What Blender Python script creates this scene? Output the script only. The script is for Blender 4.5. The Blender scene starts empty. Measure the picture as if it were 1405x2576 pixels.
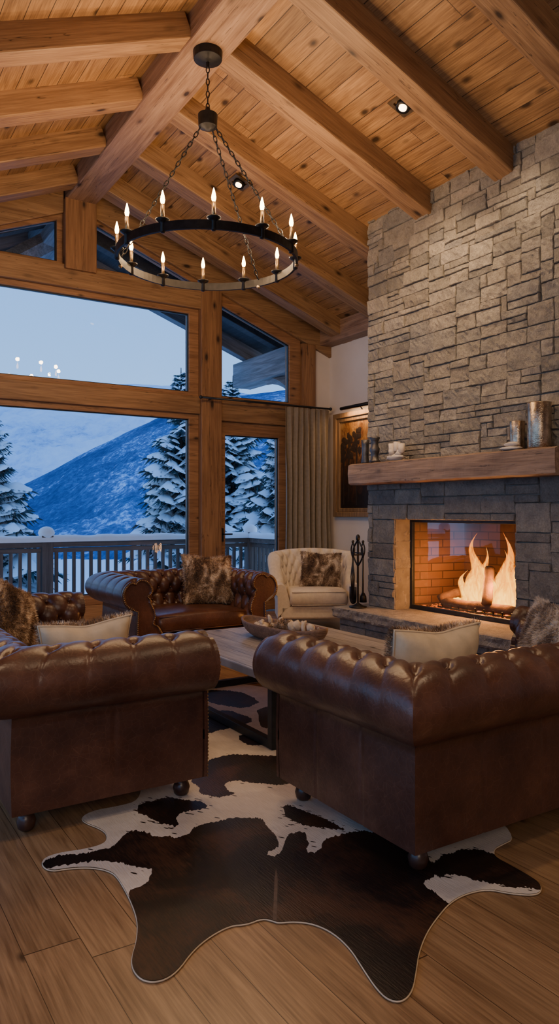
import bpy, bmesh, math, random
from mathutils import Vector, Matrix, noise, geometry
random.seed(7)
COL = bpy.context.scene.collection
PI = math.pi
TH = math.radians(32.19); ST, CT = math.sin(TH), math.cos(TH)
FP = 1830.0; H = 1.4
def ray(px, py):
    u = (px-702.5)/FP; v = (1288-py)/FP
    return Vector((ST+u*CT, CT-u*ST, v))
def at_depth(px, py, d): return ray(px, py)*d + Vector((0, 0, H))
def on_floor(px, py, z=0.0):
    r = ray(px, py); return r*((z-H)/r.z) + Vector((0, 0, H))
KR = 0.365; KL = 0.42
def rb(x): return 4.33+KR*(5.04-x) if x > 2.65 else 5.15-KL*(2.47-x)   # rafter underside
def cz(x): return rb(x)+0.22                                            # ceiling boards
def on_ceil(px, py):
    r = ray(px, py); t = (4.55+KR*5.04-H)/(r.z+KR*r.x)
    return r*t + Vector((0, 0, H))
YW = 8.77

# ---------------------------------------------------------------- nodes
def nd(nt, typ, props=None, ins=None):
    n = nt.nodes.new(typ)
    for k, v in (props or {}).items(): setattr(n, k, v)
    for k, v in (ins or {}).items():
        if isinstance(v, bpy.types.NodeSocket): nt.links.new(v, n.inputs[k])
        else: n.inputs[k].default_value = v
    return n
def mth(nt, op, a, b=None, c=None):
    ins = {0: a}
    if b is not None: ins[1] = b
    if c is not None: ins[2] = c
    return nd(nt, 'ShaderNodeMath', {'operation': op}, ins).outputs[0]
def mixc(nt, f, a, b, mode='MIX'):
    return nd(nt, 'ShaderNodeMix', {'data_type': 'RGBA', 'blend_type': mode}, {0: f, 6: a, 7: b}).outputs[2]
def rgba(c): return (c[0], c[1], c[2], 1)
def ramp(nt, f, stops):
    n = nt.nodes.new('ShaderNodeValToRGB'); nt.links.new(f, n.inputs[0])
    e = n.color_ramp.elements
    while len(e) > 1: e.remove(e[-1])
    e[0].position = stops[0][0]; e[0].color = rgba(stops[0][1])
    for p, c in stops[1:]:
        x = e.new(p); x.color = rgba(c)
    return n.outputs[0]
def newmat(name):
    m = bpy.data.materials.new(name); m.use_nodes = True
    nt = m.node_tree; return m, nt, nt.nodes['Principled BSDF']
def mapped(nt, scale, coord='Object', loc=None, rot=None):
    tc = nt.nodes.new('ShaderNodeTexCoord')
    ins = {0: tc.outputs[coord], 3: scale}
    if loc is not None: ins[1] = loc
    if rot is not None: ins[2] = rot
    return nd(nt, 'ShaderNodeMapping', {}, ins).outputs[0]
def noi(nt, vec, sc, det=4, rough=.5, dist=0):
    return nd(nt, 'ShaderNodeTexNoise', {}, {'Vector': vec, 'Scale': sc, 'Detail': det, 'Roughness': rough, 'Distortion': dist}).outputs[0]
def bump(nt, b, h, st=.3, d=.01):
    n = nd(nt, 'ShaderNodeBump', {}, {'Height': h, 'Strength': st, 'Distance': d})
    nt.links.new(n.outputs[0], b.inputs['Normal'])
def plain(name, c, rough=.5, metal=0, var=.25, sc=8, bmp=.1, emis=None, es=0, coat=0):
    m, nt, b = newmat(name)
    v = mapped(nt, (1, 1, 1)); n = noi(nt, v, sc, 5)
    d = tuple(x*(1-var) for x in c); l = tuple(min(1, x*(1+var)) for x in c)
    nt.links.new(ramp(nt, n, [(.3, d), (.7, l)]), b.inputs['Base Color'])
    b.inputs['Roughness'].default_value = rough; b.inputs['Metallic'].default_value = metal
    b.inputs['Coat Weight'].default_value = coat
    if bmp: bump(nt, b, noi(nt, v, sc*6, 4), bmp, .005)
    return m
def axes(axis, a, o): return tuple(a if k == axis else o for k in 'XYZ')
def wood(name, dark, light, axis='X', rough=.55, knots=True, bs=.25, k=1.0):
    m, nt, b = newmat(name)
    oi = nt.nodes.new('ShaderNodeObjectInfo')
    off = nd(nt, 'ShaderNodeCombineXYZ', {}, {0: mth(nt, 'MULTIPLY', oi.outputs['Random'], 37.0), 1: mth(nt, 'MULTIPLY', oi.outputs['Random'], 17.0), 2: 0.0}).outputs[0]
    v = mapped(nt, axes(axis, .5*k, 6*k), loc=off); v2 = mapped(nt, axes(axis, 2.5*k, 70*k), loc=off)
    n1 = noi(nt, v, 1.6, 6, .6, 1.2); n2 = noi(nt, v2, 1.0, 4, .6)
    f = mth(nt, 'ADD', mth(nt, 'MULTIPLY', n1, .6), mth(nt, 'MULTIPLY', n2, .4))
    mid = tuple((x+y)/2 for x, y in zip(dark, light))
    col = ramp(nt, f, [(.36, dark), (.5, mid), (.63, light)])
    if knots:
        vk = mapped(nt, axes(axis, 2.3*k, 5.2*k), loc=off)
        vo = nd(nt, 'ShaderNodeTexVoronoi', {}, {'Vector': vk, 'Scale': 1.0}).outputs['Distance']
        kf = ramp(nt, vo, [(.07, (1, 1, 1)), (.13, (.4, .4, .4)), (.22, (0, 0, 0))])
        col = mixc(nt, kf, col, rgba(tuple(x*.22 for x in dark)))
        vc = mapped(nt, axes(axis, .35*k, 11*k), loc=off)   # drying cracks
        nc = noi(nt, vc, 2.2, 3, .5, .3)
        cf = ramp(nt, mth(nt, 'ABSOLUTE', mth(nt, 'SUBTRACT', nc, .40)), [(.0, (.95, .95, .95)), (.008, (0, 0, 0))])
        col = mixc(nt, cf, col, rgba(tuple(x*.2 for x in dark)))
    val = mth(nt, 'ADD', mth(nt, 'MULTIPLY', oi.outputs['Random'], .25), .87)
    hs = nd(nt, 'ShaderNodeHueSaturation', {}, {'Color': col, 'Value': val}).outputs[0]
    nt.links.new(hs, b.inputs['Base Color'])
    b.inputs['Roughness'].default_value = rough
    bump(nt, b, f, bs, .01)
    return m
def planks(name, dark, light, w, L, rough, seam=.025, axis='Y', knotc=.25, bs=.2, sc=.16, vv=.4, kr=.15):
    m, nt, b = newmat(name)
    tc = nt.nodes.new('ShaderNodeTexCoord')
    sp = nd(nt, 'ShaderNodeSeparateXYZ', {}, {0: tc.outputs['Object']})
    ax = sp.outputs[0] if axis == 'Y' else sp.outputs[1]; al = sp.outputs[1] if axis == 'Y' else sp.outputs[0]
    q = mth(nt, 'DIVIDE', ax, w); idx = mth(nt, 'FLOOR', q); fr = mth(nt, 'SUBTRACT', q, idx)
    r1 = nd(nt, 'ShaderNodeTexWhiteNoise', {'noise_dimensions': '1D'}, {'W': idx}).outputs['Value']
    q2 = mth(nt, 'ADD', mth(nt, 'DIVIDE', al, L), mth(nt, 'MULTIPLY', r1, 5.0)); id2 = mth(nt, 'FLOOR', q2); fr2 = mth(nt, 'SUBTRACT', q2, id2)
    cv = nd(nt, 'ShaderNodeCombineXYZ', {}, {0: idx, 1: id2, 2: 0.0}).outputs[0]
    r2 = nd(nt, 'ShaderNodeTexWhiteNoise', {'noise_dimensions': '2D'}, {'Vector': cv}).outputs['Value']
    gv = nd(nt, 'ShaderNodeCombineXYZ', {}, {0: mth(nt, 'MULTIPLY', ax, 8.0), 1: mth(nt, 'MULTIPLY', al, .9), 2: mth(nt, 'MULTIPLY', r2, 60.0)}).outputs[0]
    gf = nd(nt, 'ShaderNodeCombineXYZ', {}, {0: mth(nt, 'MULTIPLY', ax, 110.0), 1: mth(nt, 'MULTIPLY', al, 4.0), 2: mth(nt, 'MULTIPLY', r2, 60.0)}).outputs[0]
    f = mth(nt, 'ADD', mth(nt, 'MULTIPLY', noi(nt, gv, 1.5, 6, .6, 1.0), .5), mth(nt, 'MULTIPLY', noi(nt, gf, 1, 4), .5))
    col = ramp(nt, f, [(.36, dark), (.63, light)])
    kv = nd(nt, 'ShaderNodeCombineXYZ', {}, {0: mth(nt, 'MULTIPLY', ax, 5.0), 1: mth(nt, 'MULTIPLY', al, 2.6), 2: mth(nt, 'MULTIPLY', r2, 60.0)}).outputs[0]
    vo = nd(nt, 'ShaderNodeTexVoronoi', {}, {'Vector': kv, 'Scale': 1.0}).outputs['Distance']
    col = mixc(nt, ramp(nt, vo, [(kr*.4, (1, 1, 1)), (kr, (0, 0, 0))]), col, rgba(tuple(x*knotc for x in dark)))
    col = nd(nt, 'ShaderNodeHueSaturation', {}, {'Color': col, 'Value': mth(nt, 'ADD', mth(nt, 'MULTIPLY', r2, vv), 1-vv/2)}).outputs[0]
    e = mth(nt, 'MINIMUM', mth(nt, 'LESS_THAN', mth(nt, 'ABSOLUTE', mth(nt, 'SUBTRACT', fr, .5)), .5-seam),
            mth(nt, 'LESS_THAN', mth(nt, 'ABSOLUTE', mth(nt, 'SUBTRACT', fr2, .5)), .5-.004/L*.6))
    col = mixc(nt, e, rgba(tuple(x*sc for x in dark)), col)
    nt.links.new(col, b.inputs['Base Color']); b.inputs['Roughness'].default_value = rough
    bump(nt, b, mth(nt, 'ADD', mth(nt, 'MULTIPLY', f, .15), e), bs, .006)
    return m

# ---------------------------------------------------------------- mesh builder
WROOT = set()
class MB:
    def __init__(s): s.v = []; s.f = []; s.m = []; s.c = {}
    def add(s, vs, fs, mi=0):
        o = len(s.v); s.v.extend([Vector(p) for p in vs])
        for f in fs: s.f.append(tuple(i+o for i in f)); s.m.append(mi)
        return s
    def box(s, c, sz, R=None, mi=0, taper=1.0):
        vs = []
        for z in (-.5, .5):
            k = taper if z < 0 else 1
            for x, y in ((-.5, -.5), (.5, -.5), (.5, .5), (-.5, .5)):
                p = Vector((x*sz[0]*k, y*sz[1]*k, z*sz[2]))
                if R is not None: p = R @ p
                vs.append(Vector(c)+p)
        return s.add(vs, [(3, 2, 1, 0), (4, 5, 6, 7), (0, 1, 5, 4), (1, 2, 6, 5), (2, 3, 7, 6), (3, 0, 4, 7)], mi)
    def b2(s, a, b, mi=0): return s.box([(x+y)/2 for x, y in zip(a, b)], [abs(y-x) for x, y in zip(a, b)], mi=mi)
    def tube(s, pts, r, n=8, closed=False, mi=0):
        pts = [Vector(p) for p in pts]; N = len(pts)
        rs = r if isinstance(r, (list, tuple)) else [r]*N
        vs = []; prev = None
        for i, p in enumerate(pts):
            a = pts[(i-1) % N] if (closed or i > 0) else p; b = pts[(i+1) % N] if (closed or i < N-1) else p
            t = (b-a).normalized()
            if prev is None:
                up = Vector((0, 0, 1)) if abs(t.z) < .9 else Vector((1, 0, 0)); x = t.cross(up).normalized()
            else:
                x = (prev-t*prev.dot(t)).normalized()
            prev = x; y = t.cross(x)
            for k in range(n):
                an = 2*PI*k/n; vs.append(p+(x*math.cos(an)+y*math.sin(an))*rs[i])
        fs = []
        for i in range(N if closed else N-1):
            j = (i+1) % N
            for k in range(n): fs.append((i*n+k, i*n+(k+1) % n, j*n+(k+1) % n, j*n+k))
        if not closed: fs.append(tuple(range(n-1, -1, -1))); fs.append(tuple((N-1)*n+k for k in range(n)))
        return s.add(vs, fs, mi)
    def lathe(s, prof, n=16, c=(0, 0, 0), R=None, mi=0, wob=0):
        vs = []
        for r, z in prof:
            for k in range(n):
                an = 2*PI*k/n; rr = r*(1+(wob*noise.noise(Vector((math.cos(an)*2, math.sin(an)*2, z*12))) if wob else 0))
                p = Vector((rr*math.cos(an), rr*math.sin(an), z))
                if R is not None: p = R @ p
                vs.append(Vector(c)+p)
        fs = []
        for i in range(len(prof)-1):
            for k in range(n): fs.append((i*n+k, i*n+(k+1) % n, (i+1)*n+(k+1) % n, (i+1)*n+k))
        fs.append(tuple(range(n-1, -1, -1))); fs.append(tuple((len(prof)-1)*n+k for k in range(n)))
        return s.add(vs, fs, mi)
    def ball(s, c, r, sc=(1, 1, 1), n=8, R=None, mi=0, wob=0):
        vs = []; fs = []; m = max(4, n//2+1)
        for i in range(m+1):
            ph = PI*i/m
            for k in range(n):
                an = 2*PI*k/n; p = Vector((math.sin(ph)*math.cos(an), math.sin(ph)*math.sin(an), math.cos(ph)))
                if wob: p = p*(1+wob*noise.noise(p*1.8+Vector(c)*7))
                p = Vector((p.x*r*sc[0], p.y*r*sc[1], p.z*r*sc[2]))
                if R is not None: p = R @ p
                vs.append(Vector(c)+p)
        for i in range(m):
            for k in range(n): fs.append((i*n+k, (i+1)*n+k, (i+1)*n+(k+1) % n, i*n+(k+1) % n))
        return s.add(vs, fs, mi)
    def prism(s, poly, fn, d0, d1, mi=0):
        n = len(poly); vs = [fn(a, b, d0) for a, b in poly]+[fn(a, b, d1) for a, b in poly]
        fs = [tuple(range(n-1, -1, -1)), tuple(range(n, 2*n))]+[(i, (i+1) % n, n+(i+1) % n, n+i) for i in range(n)]
        return s.add(vs, fs, mi)
    def ring(s, outer, inner, fn, d0, d1, mi=0):
        n = len(outer); vs = []
        for d in (d0, d1):
            vs += [fn(a, b, d) for a, b in outer]+[fn(a, b, d) for a, b in inner]
        fs = []
        for i in range(n):
            j = (i+1) % n
            fs += [(i, j, n+j, n+i), (2*n+i, 3*n+i, 3*n+j, 2*n+j), (i, 2*n+i, 2*n+j, j), (n+i, n+j, 3*n+j, 3*n+i)]
        return s.add(vs, fs, mi)
    def grid(s, P, mi=0, wrap=False):
        nr, nc = len(P), len(P[0]); vs = [p for r in P for p in r]; fs = []
        for i in range(nr-1):
            for j in range(nc if wrap else nc-1):
                k = (j+1) % nc; fs.append((i*nc+j, i*nc+k, (i+1)*nc+k, (i+1)*nc+j))
        return s.add(vs, fs, mi)
    def build(s, name, mats, parent=None, smooth=False, bevel=0, recalc=True, loc=None, rot=None, attr=None):
        me = bpy.data.meshes.new(name); me.from_pydata(s.v, [], s.f)
        if not isinstance(mats, (list, tuple)): mats = [mats]
        for m in mats: me.materials.append(m)
        me.polygons.foreach_set('material_index', s.m)
        if recalc:
            bm = bmesh.new(); bm.from_mesh(me); bmesh.ops.recalc_face_normals(bm, faces=bm.faces); bm.to_mesh(me); bm.free()
        me.polygons.foreach_set('use_smooth', [bool(smooth)]*len(me.polygons))
        if attr:
            a = me.color_attributes.new('Col', 'FLOAT_COLOR', 'POINT')
            a.data.foreach_set('color', [x for c in attr for x in (c[0], c[1], c[2], 1)])
        me.update()
        o = bpy.data.objects.new(name, me); COL.objects.link(o)
        if parent is not None:
            o.parent = parent
            if parent.name in WROOT: o.location = -parent.location
        if loc is not None: o.location = loc
        if rot is not None: o.rotation_euler = rot
        if bevel:
            b = o.modifiers.new('b', 'BEVEL'); b.width = bevel; b.segments = 2; b.limit_method = 'ANGLE'
        return o
def tag(o, label, cat, group=None, kind=None):
    o['label'] = label; o['category'] = cat
    if group: o['group'] = group
    if kind: o['kind'] = kind
    return o
def thing(name, label, cat, loc=(0, 0, 0), rz=0, group=None, world=False):
    o = bpy.data.objects.new(name, None); COL.objects.link(o); o.location = loc; o.rotation_euler = (0, 0, rz)
    o.empty_display_size = .1
    if world: WROOT.add(o.name)
    return tag(o, label, cat, group)
def struct(o, label=None):
    o['kind'] = 'structure'
    if label: o['label'] = label
    return o
def XZ(a, b, d): return Vector((a, d, b))
def YZ(a, b, d): return Vector((d, a, b))

# ---------------------------------------------------------------- materials
M_beamX = wood('timber_x', (.185, .088, .036), (.42, .235, .105), 'X', bs=.5)
M_beamY = wood('timber_y', (.18, .09, .045), (.40, .235, .135), 'Y', bs=.5)
M_beamZ = wood('timber_z', (.165, .072, .029), (.39, .195, .083), 'Z', bs=.5)
M_frame = wood('window_wood_x', (.175, .08, .034), (.39, .195, .088), 'X', k=1.5)
M_ceil = planks('ceiling_boards', (.185, .088, .033), (.43, .235, .095), .17, 3.1, .5, .018, sc=.25, vv=.38, kr=.2)
M_floor = planks('floor_boards', (.17, .088, .038), (.37, .215, .10), .18, 2.3, .32, .007, knotc=.4, bs=.08, sc=.4, vv=.24, kr=.11)
M_mantel = wood('mantel_wood', (.14, .08, .05), (.36, .235, .155), 'Y', .7, bs=.6)
M_table = planks('table_boards', (.18, .15, .125), (.42, .36, .31), .17, 3.0, .42, .015)
M_ext = wood('weathered_timber', (.12, .12, .13), (.32, .32, .34), 'Y', .8, False)
M_extX = wood('weathered_timber_x', (.10, .10, .11), (.26, .26, .28), 'X', .8, False)
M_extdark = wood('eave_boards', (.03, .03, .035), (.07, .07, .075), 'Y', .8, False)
M_rail = wood('railing_timber', (.075, .058, .048), (.18, .14, .12), 'Z', .8, False)
M_railX = wood('railing_timber_x', (.075, .058, .048), (.18, .14, .12), 'X', .8, False)
M_plaster = plain('plaster', (.74, .65, .56), .9, var=.04, sc=3, bmp=.05)
M_iron = plain('black_iron', (.022, .02, .02), .45, .7, .3, 20)
M_blackmetal = plain('black_steel', (.03, .035, .04), .4, .6, .2, 20)
M_brass = plain('aged_brass', (.30, .20, .10), .4, .9, .3, 12)
M_cream = plain('cream_linen', (.64, .53, .41), .9, 0, .08, 30, .3)
M_suede = plain('tan_suede', (.60, .46, .30), .8, 0, .12, 14, .2)
M_curt = plain('taupe_linen', (.25, .20, .145), .95, 0, .10, 25, .3)
M_foot = plain('dark_turned_wood', (.05, .022, .014), .3, 0, .2)
M_snow = plain('snow', (.84, .91, .98), .8, 0, .04, 4, .1)
M_pewter = plain('pewter', (.10, .09, .085), .42, .7, .4, 14, .3)
M_silver = plain('mercury_glass', (.42, .32, .22), .2, .9, .5, 16, .5)
M_mortar = plain('mortar', (.17, .155, .135), .95, 0, .3)
M_log = plain('charred_log', (.12, .06, .03), .9, 0, .5, 12, .8)
M_stonepale = plain('pale_stone', (.55, .47, .38), .8, 0, .15, 20, .3)
M_bowl = wood('bowl_wood', (.12, .06, .035), (.28, .16, .095), 'Y', .65, False, .6, 3)
M_pod = plain('dried_pods', (.30, .19, .11), .85, 0, .45, 30, .4)
M_pod2 = plain('pale_shells', (.56, .44, .31), .8, 0, .25, 30, .3)
M_bark = plain('bark', (.05, .035, .03), .95, 0, .3, 10)
M_goldframe = wood('gilt_oak_frame', (.13, .07, .03), (.34, .20, .09), 'Z', .5, False, .5, 2)
def M_leather_():
    m, nt, b = newmat('brown_leather')
    v = mapped(nt, (1, 1, 1))
    n = noi(nt, v, 3.5, 6, .65)
    c = ramp(nt, n, [(.3, (.044, .016, .010)), (.55, (.086, .032, .018)), (.78, (.165, .066, .035))])
    vo = nd(nt, 'ShaderNodeTexVoronoi', {'feature': 'DISTANCE_TO_EDGE'}, {'Vector': mapped(nt, (1, 1, 1)), 'Scale': 28.0}).outputs['Distance']
    cr = ramp(nt, vo, [(0, (1, 1, 1)), (.03, (0, 0, 0))])
    c = mixc(nt, mth(nt, 'MULTIPLY', cr, mth(nt, 'MULTIPLY', n, .35)), c, rgba((.30, .15, .085)))
    nt.links.new(c, b.inputs['Base Color'])
    nt.links.new(mth(nt, 'ADD', mth(nt, 'MULTIPLY', noi(nt, v, 9, 3), .26), .21), b.inputs['Roughness'])
    h = mth(nt, 'ADD', mth(nt, 'MULTIPLY', vo, 1.2), noi(nt, v, 90, 3))
    bump(nt, b, h, .18, .004)
    return m
M_leather = M_leather_()
def M_stone_(name):
    m, nt, b = newmat(name)
    a = nd(nt, 'ShaderNodeVertexColor', {'layer_name': 'Col'}).outputs[0]
    v = mapped(nt, (1, 1, 1)); n = noi(nt, v, 9, 8, .65); n2 = noi(nt, v, 60, 6, .75)
    c = mixc(nt, 1.0, a, ramp(nt, n, [(.3, (.72, .72, .73)), (.7, (1.24, 1.2, 1.14))]), 'MULTIPLY')
    c = mixc(nt, 1.0, c, ramp(nt, n2, [(.3, (.75, .75, .75)), (.7, (1.2, 1.2, 1.2))]), 'MULTIPLY')
    nt.links.new(c, b.inputs['Base Color']); b.inputs['Roughness'].default_value = .95; b.inputs['Specular IOR Level'].default_value = .25
    bump(nt, b, mth(nt, 'ADD', n2, mth(nt, 'MULTIPLY', noi(nt, v, 18, 8, .7), 2.4)), 1.0, .016)
    return m
M_stone = M_stone_('field_stone')
def M_brick_():
    m, nt, b = newmat('fire_brick')
    tc = nt.nodes.new('ShaderNodeTexCoord'); sp = nd(nt, 'ShaderNodeSeparateXYZ', {}, {0: tc.outputs['Object']})
    v = nd(nt, 'ShaderNodeCombineXYZ', {}, {0: mth(nt, 'ADD', sp.outputs[0], sp.outputs[1]), 1: sp.outputs[2], 2: 0.0}).outputs[0]
    br = nd(nt, 'ShaderNodeTexBrick', {}, {'Vector': v, 'Color1': (.27, .135, .06, 1), 'Color2': (.19, .09, .04, 1), 'Mortar': (.09, .05, .028, 1), 'Scale': 1.0, 'Mortar Size': .006, 'Brick Width': .23, 'Row Height': .085})
    n = noi(nt, mapped(nt, (1, 1, 1)), 5, 4)
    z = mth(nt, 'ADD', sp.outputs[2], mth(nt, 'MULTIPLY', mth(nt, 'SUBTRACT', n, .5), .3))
    top_shade = nd(nt, 'ShaderNodeMapRange', {}, {0: z, 1: .95, 2: 1.3, 3: 0.0, 4: .88}).outputs[0]  # dim upper firebox: shade painted into the brick colour
    s2 = nd(nt, 'ShaderNodeMapRange', {}, {0: sp.outputs[1], 1: 5.45, 2: 5.0, 3: 0.0, 4: .75}).outputs[0]  # shaded back painted in too, away from the firelit left side
    c = mixc(nt, mth(nt, 'MAXIMUM', top_shade, s2), br.outputs[0], (.025, .014, .01, 1))
    nt.links.new(c, b.inputs['Base Color']); b.inputs['Roughness'].default_value = .9
    bump(nt, b, br.outputs[1], -.5, .005)
    return m
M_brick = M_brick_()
def M_glass_(name, k, rough=.0):
    m, nt, b = newmat(name); nt.nodes.remove(b)
    out = nt.nodes['Material Output']
    t = nd(nt, 'ShaderNodeBsdfTransparent', {}, {0: (.96, .98, 1, 1)}); g = nd(nt, 'ShaderNodeBsdfGlossy', {}, {'Color': (1, 1, 1, 1), 'Roughness': rough})
    fr = nd(nt, 'ShaderNodeFresnel', {}, {'IOR': 1.45})
    mx = nd(nt, 'ShaderNodeMixShader', {}, {0: mth(nt, 'MULTIPLY', fr.outputs[0], k), 1: t.outputs[0], 2: g.outputs[0]})
    nt.links.new(mx.outputs[0], out.inputs[0]); return m
M_glass = M_glass_('window_glass', .7)
def M_fur_(name, stops, sc=7, rough=.85, spec=.2, sheen=.15):
    m, nt, b = newmat(name)
    v = mapped(nt, (1.2, 1.2, .8)); n = noi(nt, v, sc, 5, .65, .8); n2 = noi(nt, mapped(nt, (1, 1, 1)), 90, 2)
    nt.links.new(ramp(nt, mth(nt, 'ADD', mth(nt, 'MULTIPLY', n, .8), mth(nt, 'MULTIPLY', n2, .2)), stops), b.inputs['Base Color'])
    b.inputs['Roughness'].default_value = rough; b.inputs['Specular IOR Level'].default_value = spec
    b.inputs['Sheen Weight'].default_value = sheen
    return m
M_fur = M_fur_('mottled_fur', [(.38, (.08, .04, .022)), (.46, (.24, .14, .075)), (.53, (.52, .37, .24)), (.60, (.88, .74, .57))])
M_fur2 = M_fur_('pale_fur', [(.38, (.16, .10, .07)), (.47, (.38, .28, .20)), (.54, (.60, .49, .38)), (.64, (.82, .72, .60))])
def M_hide_(name, stops, rough, spec):
    m, nt, b = newmat(name)
    v = mapped(nt, (1, 1, 1)); n = noi(nt, v, 2.2, 5, .6, .6)
    vr = mapped(nt, (150, 16, 16), rot=(0, 0, math.radians(36)))
    h = noi(nt, vr, 1, 4, .6)
    nt.links.new(ramp(nt, mth(nt, 'ADD', mth(nt, 'MULTIPLY', n, .75), mth(nt, 'MULTIPLY', h, .25)), stops), b.inputs['Base Color'])
    b.inputs['Roughness'].default_value = rough; b.inputs['Specular IOR Level'].default_value = spec
    bump(nt, b, h, .5, .004); return m
M_hide_d = M_hide_('dark_hide', [(.36, (.005, .004, .004)), (.50, (.014, .007, .005)), (.60, (.060, .024, .012))], .44, .35)
M_hide_w = M_hide_('cream_hide', [(.3, (.42, .35, .28)), (.6, (.67, .58, .48))], .6, .2)
def emis_mat(name, c, s):
    m, nt, b = newmat(name); b.inputs['Base Color'].default_value = rgba(c)
    b.inputs['Emission Color'].default_value = rgba(c); b.inputs['Emission Strength'].default_value = s
    return m
M_bulb = emis_mat('bulb_glow', (1, .56, .18), 34)
M_spot = emis_mat('spot_glow', (1, .66, .34), 14)
def M_flame_():
    m, nt, b = newmat('flame'); nt.nodes.remove(b); out = nt.nodes['Material Output']
    tc = nt.nodes.new('ShaderNodeTexCoord'); sp = nd(nt, 'ShaderNodeSeparateXYZ', {}, {0: tc.outputs['Object']})
    z = mth(nt, 'DIVIDE', mth(nt, 'SUBTRACT', sp.outputs[2], .45), .65)
    nz = noi(nt, mapped(nt, (16, 16, 4.5)), 1.6, 4, .6, 1.2)
    lw = nd(nt, 'ShaderNodeLayerWeight', {}, {'Blend': .45}).outputs['Facing']
    k = mth(nt, 'ADD', mth(nt, 'ADD', mth(nt, 'MULTIPLY', z, .45), mth(nt, 'MULTIPLY', lw, .75)), mth(nt, 'MULTIPLY', mth(nt, 'SUBTRACT', nz, .5), .8))
    c = ramp(nt, k, [(0, (1, .50, .06)), (.3, (1, .37, .02)), (.6, (1, .18, .004)), (.9, (.8, .05, .0))])
    st = mth(nt, 'MAXIMUM', mth(nt, 'MULTIPLY', mth(nt, 'SUBTRACT', 1.0, k), 4.6), 1.0)
    e = nd(nt, 'ShaderNodeEmission', {}, {0: c, 1: st})
    t = nt.nodes.new('ShaderNodeBsdfTransparent')
    f = mth(nt, 'MINIMUM', mth(nt, 'MAXIMUM', mth(nt, 'ADD', mth(nt, 'MULTIPLY', lw, 1.25), mth(nt, 'ADD', mth(nt, 'MULTIPLY', z, .35), mth(nt, 'MULTIPLY', mth(nt, 'SUBTRACT', nz, .5), 1.3))), .12), .99)
    mx = nd(nt, 'ShaderNodeMixShader', {}, {0: f, 1: e.outputs[0], 2: t.outputs[0]})
    nt.links.new(mx.outputs[0], out.inputs[0]); return m
M_flame = M_flame_()
def M_ember_():
    m, nt, b = newmat('embers'); v = mapped(nt, (1, 1, 1)); n = noi(nt, v, 22, 5)
    nt.links.new(ramp(nt, n, [(.4, (.05, .02, .01)), (.6, (.4, .12, .03))]), b.inputs['Base Color'])
    nt.links.new(ramp(nt, n, [(.45, (0, 0, 0)), (.62, (1, .16, .01))]), b.inputs['Emission Color'])
    b.inputs['Emission Strength'].default_value = 1.6; return m
M_ember = M_ember_()
M_needle = plain('snowy_needles', (.022, .075, .09), .85, 0, .4, 4, 0)

# ---------------------------------------------------------------- setting
XL, XR, YB = -1.6, 6.4, -3.0
o = MB().b2((XL-.2, YB-.2, -.2), (XR+.2, YW+.2, 0)).build('floor', M_floor); struct(o, 'wide oak plank floor')
m = MB()
P = [(XL-.3, cz(XL-.3)), (2.65, max(cz(2.64), cz(2.66))), (XR+.3, cz(XR+.3))]
for a, b in ((0, 1), (1, 2)):
    (x0, z0), (x1, z1) = P[a], P[b]
    m.add([(x0, YB-.2, z0), (x1, YB-.2, z1), (x1, YW+.2, z1), (x0, YW+.2, z0), (x0, YB-.2, z0+.15), (x1, YB-.2, z1+.15), (x1, YW+.2, z1+.15), (x0, YW+.2, z0+.15)],
          [(0, 1, 2, 3), (7, 6, 5, 4), (0, 4, 5, 1), (1, 5, 6, 2), (2, 6, 7, 3), (3, 7, 4, 0)])
struct(m.build('ceiling', M_ceil, recalc=False), 'vaulted ceiling of knotty pine boards')
gable = [(XL, 0), (XR, 0), (XR, cz(XR)+.03), (2.65, cz(2.64)+.05), (XL, cz(XL)+.03)]
struct(MB().prism(gable, XZ, YB-.2, YB).build('wall_back', M_plaster))
struct(MB().b2((XR, YB, 0), (XR+.2, YW+.2, cz(XR)+.05)).build('wall_right', M_plaster), 'white plaster side wall')
struct(MB().ring([(YB, 0), (YW+.2, 0), (YW+.2, cz(XL)+.05), (YB, cz(XL)+.05)], [(-1.6, .3), (7.6, .3), (7.6, 3.1), (-1.6, 3.1)], YZ, XL-.2, XL).build('wall_left', M_plaster))
def Lr(x): return 4.99-KR*(x-2.83)
def Ll(x): return 4.98-KL*(2.45-x)
struct(MB().prism([(6.11, 0), (XR, 0), (XR, Lr(XR)), (6.11, Lr(6.11))], XZ, YW, YW+.2).build('wall_front', M_plaster), 'narrow white wall strip beside the corner post')
struct(MB().prism([(XL, 0), (-.1, 0), (-.1, Ll(-.1)), (XL, Ll(XL))], XZ, YW, YW+.2).build('wall_far', M_plaster))
tn = [0]
def trim(mb, mat, label, bevel=.008, **k):
    tn[0] += 1
    return struct(mb.build('trim_%d' % tn[0], mat, bevel=bevel, **k), label)
trim(MB().b2((2.47, YB, 5.13), (2.83, YW+.2, 5.75)), M_beamY, 'heavy ridge beam carrying the chandelier', .015)
trim(MB().b2((2.45, YW-.12, 4.30), (2.83, YW+.16, 5.14)), M_beamZ, 'short king post under the ridge beam')
def rafter(y1, side):
    if side > 0:
        x0, x1 = 2.80, (5.10 if y1 < 6.3 else XR); k = -KR
    else:
        x0, x1 = XL, 2.50; k = KL
    ang = math.atan(k); z0, z1 = rb(x0), rb(x1)
    L = math.hypot(x1-x0, z1-z0); th = .30*math.cos(ang)
    c = Vector(((x0+x1)/2, y1-.11, (z0+z1)/2))
    mb = MB().box((0, 0, th/2), (L, .22, th))
    trim(mb, M_beamX, 'sloping pine rafter under the board ceiling', .012, loc=c, rot=(0, -ang, 0))
for y in (3.45, 4.45, 5.46, 6.48, 7.48, 8.45):
    rafter(y, 1); rafter(y, -1)
for y in (2.4, 1.3): rafter(y, 1); rafter(y, -1)
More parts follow.
